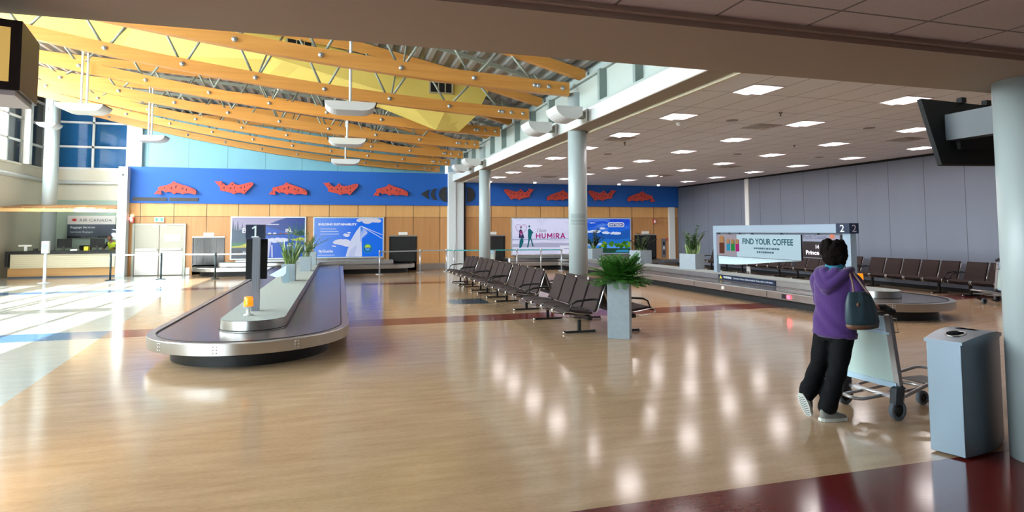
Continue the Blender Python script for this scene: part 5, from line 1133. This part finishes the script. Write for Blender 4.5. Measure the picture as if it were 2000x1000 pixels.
# key joints (r = to her right, f = forward, z)
HEADC = L(.0, .0, 1.545); NECK = L(0, -.01, 1.40)
SH = {1: L(.165, -.01, 1.31), -1: L(-.165, .0, 1.31)}
HIP = {1: L(.085, -.06, .86), -1: L(-.085, -.06, .86)}
ANK = {1: Vector((4.40, 4.70, .09)), -1: Vector((4.30, 4.84, .185))}
KNEE = {1: Vector((4.55, 4.70, .47)), -1: Vector((4.50, 4.88, .47))}
HAND = {1: Vector((4.935, 4.60, 1.05)), -1: Vector((4.96, 4.99, 1.05))}
ELB = {1: Vector((4.70, 4.52, 1.03)), -1: Vector((4.72, 5.06, 1.04))}
pr_ = bpy.data.objects.new('tmp', None)
# body (skin) : one continuous surface
m = MB(); m.smooth = True
hd_ = HEADC
m.sphere(hd_+fw*.012, (.078, .078, .105), 20, 14); m.sphere(hd_+fw*.055-UPV*.045, (.045, .045, .05), 14, 10); m.sphere(hd_+fw*.095-UPV*.012, (.014, .014, .024), 10, 8)
for s in (-1, 1): m.sphere(hd_+rt*s*.080-UPV*.01-fw*.005, (.016, .016, .032), 10, 8)
limb(m, [NECK-UPV*.08, NECK, hd_-UPV*.06], [.06, .052, .055]); limb(m, [L(0, -.05, .86), L(0, -.04, 1.05), L(0, -.02, 1.28)], [.12, .11, .12], n=18)
for s in (-1, 1):
    limb(m, [L(0, -.01, 1.28), SH[s]], [.08, .05]); limb(m, [SH[s], ELB[s], HAND[s]-(HAND[s]-ELB[s]).normalized()*.09], [.045, .036, .025]); limb(m, [HIP[s], KNEE[s], ANK[s]], [.075, .05, .034])
    hb = HAND[s]; d_ = (HAND[s]-ELB[s]).normalized(); across = Vector((0, 1, 0)) * -s; wr = hb-d_*.09
    bm_ = wr; m.sphere(wr+d_*.045+UPV*.005, (.040, .042, .022), 12, 8)
    for q, (off, ln) in enumerate(((-.030, .9), (-.010, 1.0), (.010, .96), (.029, .8))):
        b0 = wr+d_*.075+Vector((0, off, .008)); limb(m, [b0, b0+d_*.030*ln+UPV*.008, b0+d_*.050*ln-UPV*.014, b0+d_*.034*ln-UPV*.036], [.0095, .009, .0085, .0075], 3, 8)
    b0 = wr+d_*.03+across*.028*-1*-1; limb(m, [b0, b0+across*.018+d_*.03-UPV*.012, b0+across*.006+d_*.055-UPV*.03], [.012, .0105, .009], 3, 8)
per = merge_remesh(m, 'person', SKIN, None, .0075, 3, factor=.4)
tag(per, 'woman in purple hoodie and black trousers walking away, pushing a luggage trolley', 'person')
for s in (-1, 1):
    e = MB().sphere(hd_+fw*.082+rt*s*.030+UPV*.012, (.012, .012, .009), 10, 6).build('eye', mat('eye_dark', (40, 30, 28), .3)); e.parent = per
MB().sphere(hd_+fw*.093-UPV*.055, (.01, .02, .006), 10, 6).build('mouth', mat('lips', (140, 70, 66), .5), per)
# hoodie
m = MB(); m.smooth = True
def ell(z, rr, ff, c_r=0, c_f=0): return (L(c_r, c_f, z), rt*rr, fw*ff)
m2 = ring_loft([ell(.765, .195, .135, .0, -.05), ell(.80, .205, .14, 0, -.055), ell(.92, .195, .135, 0, -.055), ell(1.05, .178, .125, 0, -.045), ell(1.18, .192, .13, 0, -.035), ell(1.28, .198, .12, 0, -.025), ell(1.34, .17, .095, 0, -.02), ell(1.385, .11, .08, 0, -.01), ell(1.41, .075, .07, 0, 0)], 28)
m.add(m2.v, m2.fc)
for s in (-1, 1):
    limb(m, [SH[s]+UPV*.0-rt*s*.03, SH[s]+rt*s*.02-UPV*.03, SH[s].lerp(ELB[s], .55)+rt*s*.012, ELB[s], ELB[s].lerp(HAND[s], .5), HAND[s]-(HAND[s]-ELB[s]).normalized()*.10], [.075, .072, .066, .060, .052, .042], 4, 16)
# hood lying on the shoulders and back
limb(m, [L(-.13, .04, 1.395), L(-.125, -.07, 1.36), L(-.06, -.15, 1.27), L(.0, -.175, 1.235), L(.06, -.15, 1.27), L(.125, -.07, 1.36), L(.13, .04, 1.395)], [.035, .05, .052, .05, .052, .05, .035], 5, 14)
limb(m, [L(-.05, -.10, 1.375), L(0, -.135, 1.30), L(.05, -.10, 1.375)], [.05, .06, .05], 4, 14)
limb(m, [L(-.10, -.09, 1.33), L(-.04, -.165, 1.20), L(.03, -.165, 1.20), L(.10, -.09, 1.33)], [.03, .022, .022, .03], 5, 10)
hoodie = merge_remesh(m, 'hoodie', PURP, None, .010, 3, factor=.5)
# wrinkles
for v in hoodie.data.vertices:
    p = v.co; a = (p-L(0, -.05, 0)).dot(rt); z = p.z
    v.co += v.normal*(.005*math.sin(z*22+a*20+2.5*math.sin(a*9+z*7))*max(0, min(1, (1.22-z)*5)))
hoodie.parent = per
hm = ring_loft([ell(.752, .199, .140, 0, -.05), ell(.80, .209, .146, 0, -.055)], 28).build('hem_band', PURP); hm.parent = hoodie
# trousers
m = MB(); m.smooth = True
m2 = ring_loft([ell(.72, .165, .118, 0, -.06), ell(.80, .172, .12, 0, -.06), ell(.90, .165, .115, 0, -.055), ell(.98, .15, .105, 0, -.05)], 24); m.add(m2.v, m2.fc)
for s in (-1, 1):
    A = ANK[s]; K = KNEE[s]; H_ = HIP[s]-UPV*.06
    limb(m, [H_, H_.lerp(K, .5), K, K.lerp(A, .5), A+(K-A).normalized()*.11, A+(K-A).normalized()*.035], [.105, .095, .083, .080, .086, .080 if s > 0 else .074], 5, 18)
tr_ = merge_remesh(m, 'trousers', TROU, None, .011, 3, factor=.5)
for v in tr_.data.vertices:
    z = v.co.z; v.co += v.normal*(.0045*math.sin(z*31+v.co.x*26+2*math.sin(v.co.y*30))*max(0, min(1, (.75-z)*3)))
tr_.parent = per
# shoes
def shoe(heel, toe, up, nm):
    d = (toe-heel).normalized(); s_ = d.cross(up).normalized(); u = s_.cross(d).normalized(); Ln = (toe-heel).length
    def outline(t): return .030+.016*math.sin(math.pi*min(t*1.15, 1))+.004*math.sin(math.pi*t) if t < .9 else .040*(1-((t-.9)/.13)**2*.6)
    up_ = MB(); up_.smooth = True; rings = []
    for k in range(12):
        t = k/11; w_ = outline(t)*(1 if 0 < k < 11 else .6); hgt = (.085*(1-t)**.5 if t < .0 else (.095-.06*min(1, max(0, (t-.25)/.55))))*(1 if k < 11 else .5); rings.append((heel+d*Ln*t+u*(.022+hgt*.5-.01), s_*w_, u*(hgt*.5+.012)))
    r2 = ring_loft(rings, 16); o = r2.build(nm, SHOE); sub = o.modifiers.new('s', 'SUBSURF'); sub.levels = sub.render_levels = 1; o.parent = per
    so = MB(); pts = []
    for k in range(12): t = k/11; pts.append((t, outline(t)*(1.08 if 0 < k < 11 else .75)))
    ring = [heel+d*(Ln*1.03*t-.006)+s_*w_ for t, w_ in pts]+[heel+d*(Ln*1.03*t-.006)-s_*w_ for t, w_ in pts[::-1]]; n = len(ring)
    so.add([p for p in ring]+[p+u*.028 for p in ring], [tuple(range(n)), tuple(range(2*n-1, n-1, -1))]+[(i, i+n, (i+1) % n+n, (i+1) % n) for i in range(n)])
    q = so.build('sole', SOLE); q.parent = o
    tr2 = MB()
    for k in range(9):
        t = .08+.1*k; w_ = outline(t)*.8; c0 = heel+d*Ln*t-u*.0015; c1 = heel+d*Ln*(t+.06)-u*.0015
        tr2.add([c0-s_*w_, c0-s_*w_+d*.008, c1+d*.008, c1, c0+s_*w_, c0+s_*w_+d*.008], [(0, 1, 2, 3), (3, 2, 5, 4)])
    q2 = tr2.build('tread', SOLE2); q2.parent = q
    m_ = MB()
    for k in range(4): t = .42+.09*k; c0 = heel+d*Ln*t+u*(.105-.045*max(0, (t-.25)/.55)); m_.tube([c0-s_*.022-u*.006, c0+u*.003, c0+s_*.022-u*.006], .0035, 5)
    q3 = m_.build('laces', SOLE2); q3.parent = o
    return o
shoe(Vector((4.335, 4.705, .002)), Vector((4.595, 4.665, .002)), Vector((0, 0, 1)), 'shoe')
tdir = Vector((.30, -.12, -.92)).normalized(); shoe(Vector((4.245, 4.85, .215)), Vector((4.315, 4.83, .010)), Vector((.95, .15, .3)), 'shoe')
# hair, scarf
m = MB(); m.smooth = True; rd = random.Random(5)
m.sphere(hd_+UPV*.022-fw*.022, (.114, .114, .112), 22, 16); m.sphere(hd_-UPV*.045-fw*.045, (.092, .092, .078), 18, 12)
for k in range(70):
    a = rd.uniform(-2.4, 2.4); zz = rd.uniform(-.10, .11); rr = .092*math.cos(max(-1, min(1, zz/.14)))+.006; c = hd_+UPV*(zz+.015)-fw*.025+(-fw*math.cos(a)+rt*math.sin(a))*rr
    if (c-hd_).dot(fw) > .045 and zz < .05: continue
    m.sphere(c, rd.uniform(.022, .034), 8, 6)
hr = merge_remesh(m, 'hair', HAIR, None, .006, 10, factor=.6)
for v in hr.data.vertices:
    d = v.co-hd_
    if d.dot(fw) > .05 and d.z < .055: v.co -= fw*(d.dot(fw)-.05)*.98
hr.parent = per
m = MB(); m.smooth = True
for k, (z, r_) in enumerate(((1.405, .074), (1.43, .068), (1.448, .060))): m.tube([L(math.cos(2*math.pi*q/20)*r_, math.sin(2*math.pi*q/20)*r_*.95-.005, z+.008*math.sin(q*1.7+k)) for q in range(20)], .022, 8, closed=True)
sc_ = m.build('scarf', SCARF); sc_.parent = per
# shoulder bag
BAG = mat('teal_leather', (40, 62, 72), .5, noise=.2, nscale=(12, 12, 12)); BAGD = mat('bag_shaded_side', (36, 42, 46), .5); STRP = mat('tan_strap', (118, 92, 84), .5); TAN = mat('tan_trim', (112, 78, 58), .5)  # BAGD: unused darker copy of the leather, shade put into its colour
bc = Vector((4.615, 4.475, 1.045)); ba = Vector((.90, -.10, 0)).normalized(); bb = Vector((.10, .90, 0)).normalized()
bg_ = empty('shoulder_bag', tuple(bc-UPV*.17), 0, 'teal leather bucket bag with tan straps hanging from her right shoulder', 'handbag')
T = -(bc-UPV*.17)
rg = []
for z, wa, wb in ((-.165, .115, .055), (-.16, .150, .075), (-.10, .165, .085), (-.02, .155, .085), (.06, .140, .078), (.12, .118, .062), (.155, .100, .040), (.165, .092, .030)): rg.append((bc+UPV*z+ba*(-z*.10), ba*wa, bb*wb))
bd = ring_loft(rg, 28).build('body', BAG, bg_, tuple(T))
for v in bd.data.vertices:
    p = v.co-bc; g = math.atan2(p.dot(bb), p.dot(ba)); v.co += (ba*math.cos(g)+bb*math.sin(g))*.014*math.sin(g*6+1)*max(0, min(1, (p.z+.16)*4))
base_ = ring_loft([(bc-UPV*.175, ba*.112, bb*.052), (bc-UPV*.166, ba*.140, bb*.070), (bc-UPV*.135+ba*.01, ba*.161, bb*.083), (bc-UPV*.131+ba*.01, ba*.158, bb*.080)], 28).build('tan_base', TAN, bg_, tuple(T))
MB().sphere(bc-ba*.075+UPV*.055-bb*.062, (.018, .012, .02), 10, 8).build('clasp', TAN, bg_, tuple(T))
S0 = L(.115, -.02, 1.405); 
for k, (pa, off) in enumerate(((bc-ba*.085+UPV*.12-bb*.03, -.02), (bc+ba*.055+UPV*.14-bb*.05, .015))):
    st = MB(); pts = [pa, pa.lerp(S0, .5)+Vector((-.02, -.045, .0)), S0+Vector((off, -.055, -.03)), S0+Vector((off, .0, .012)), S0+Vector((off+.03, .06, -.02))]
    P = [Vector(p) for p in pts]; out = []
    for i in range(len(P)-1):
        for q in range(5): out.append(P[i].lerp(P[i+1], q/5))
    out.append(P[-1]); st.tube(out, .0095, 8); st.build('strap', STRP, bg_, tuple(T))

# worker behind the counter
WX, WY = -9.08, 28.6; m = MB(); m.smooth = True; O = Vector((WX, WY, 0))
hw_ = O+Vector((-.02, -.12, 1.52)); m.sphere(hw_, (.078, .085, .105), 16, 12); m.sphere(hw_+Vector((0, -.085, -.02)), (.014, .014, .02), 8, 6); limb(m, [O+Vector((.02, 0, 1.3)), hw_-UPV*.06], [.055, .05])
limb(m, [O+Vector((.14, .1, .85)), O+Vector((.12, .06, 1.1)), O+Vector((.04, 0, 1.32))], [.13, .13, .13], n=16)
for s in (-1, 1):
    limb(m, [O+Vector((.04+.17*s, .0, 1.30)), O+Vector((.03+.22*s, -.18, 1.12)), O+Vector((.02+.14*s, -.42, 1.10))], [.05, .04, .03]); limb(m, [O+Vector((.14+.09*s, .1, .85)), O+Vector((.14+.1*s, .02, .46)), O+Vector((.14+.1*s, .08, .08))], [.09, .06, .045]); m.sphere(O+Vector((.14+.1*s, .0, .045)), (.045, .12, .04), 10, 8)
    b0 = O+Vector((.02+.14*s, -.46, 1.085)); m.sphere(b0, (.035, .045, .018), 10, 8)
    for q in range(4): limb(m, [b0+Vector((-.024+.016*q, -.03, 0)), b0+Vector((-.026+.017*q, -.07, .0)), b0+Vector((-.026+.017*q, -.085, -.012))], [.0095, .009, .008], 2, 8)
    limb(m, [b0+Vector((-.03*s, 0, 0)), b0+Vector((-.05*s, -.035, -.006))], [.011, .009], 2, 8)
wk = merge_remesh(m, 'person', mat('skin_worker', (150, 106, 92), .6), None, .010, 3, factor=.4); tag(wk, 'worker in yellow hi-vis vest leaning over the service counter', 'person')
m = MB(); m.smooth = True; m2 = ring_loft([(O+Vector((.14, .08, .84)), (.175, 0, 0), (0, .135, 0)), (O+Vector((.12, .06, 1.05)), (.18, 0, 0), (0, .14, 0)), (O+Vector((.06, .0, 1.28)), (.215, 0, 0), (0, .13, 0)), (O+Vector((.04, -.02, 1.38)), (.12, 0, 0), (0, .09, 0))], 20); m.add(m2.v, m2.fc)
v_ = merge_remesh(m, 'safety_vest', mat('hi_vis', (190, 214, 40), .6, emit=(190, 214, 40), es=.0), None, .014, 2); v_.parent = wk
sl_ = MB(); [limb(sl_, [O+Vector((.04+.17*s, .0, 1.30)), O+Vector((.03+.22*s, -.18, 1.12)), O+Vector((.02+.16*s, -.34, 1.11))], [.062, .05, .042]) for s in (-1, 1)]; s_o = merge_remesh(sl_, 'shirt_sleeves', mat('shirt_dark', (50, 44, 56), .8), None, .012, 2); s_o.parent = wk
h_o = MB().sphere(hw_+Vector((0, .02, .03)), (.088, .09, .095), 16, 12).build('hair', mat('hair_grey_brown', (84, 70, 70), .7)); h_o.parent = wk
p_o = MB(); [limb(p_o, [O+Vector((.14+.09*s, .1, .88)), O+Vector((.14+.1*s, .02, .46)), O+Vector((.14+.1*s, .08, .1))], [.105, .075, .06]) for s in (-1, 1)]; p_o = merge_remesh(p_o, 'trousers', TROU, None, .012, 2); p_o.parent = wk
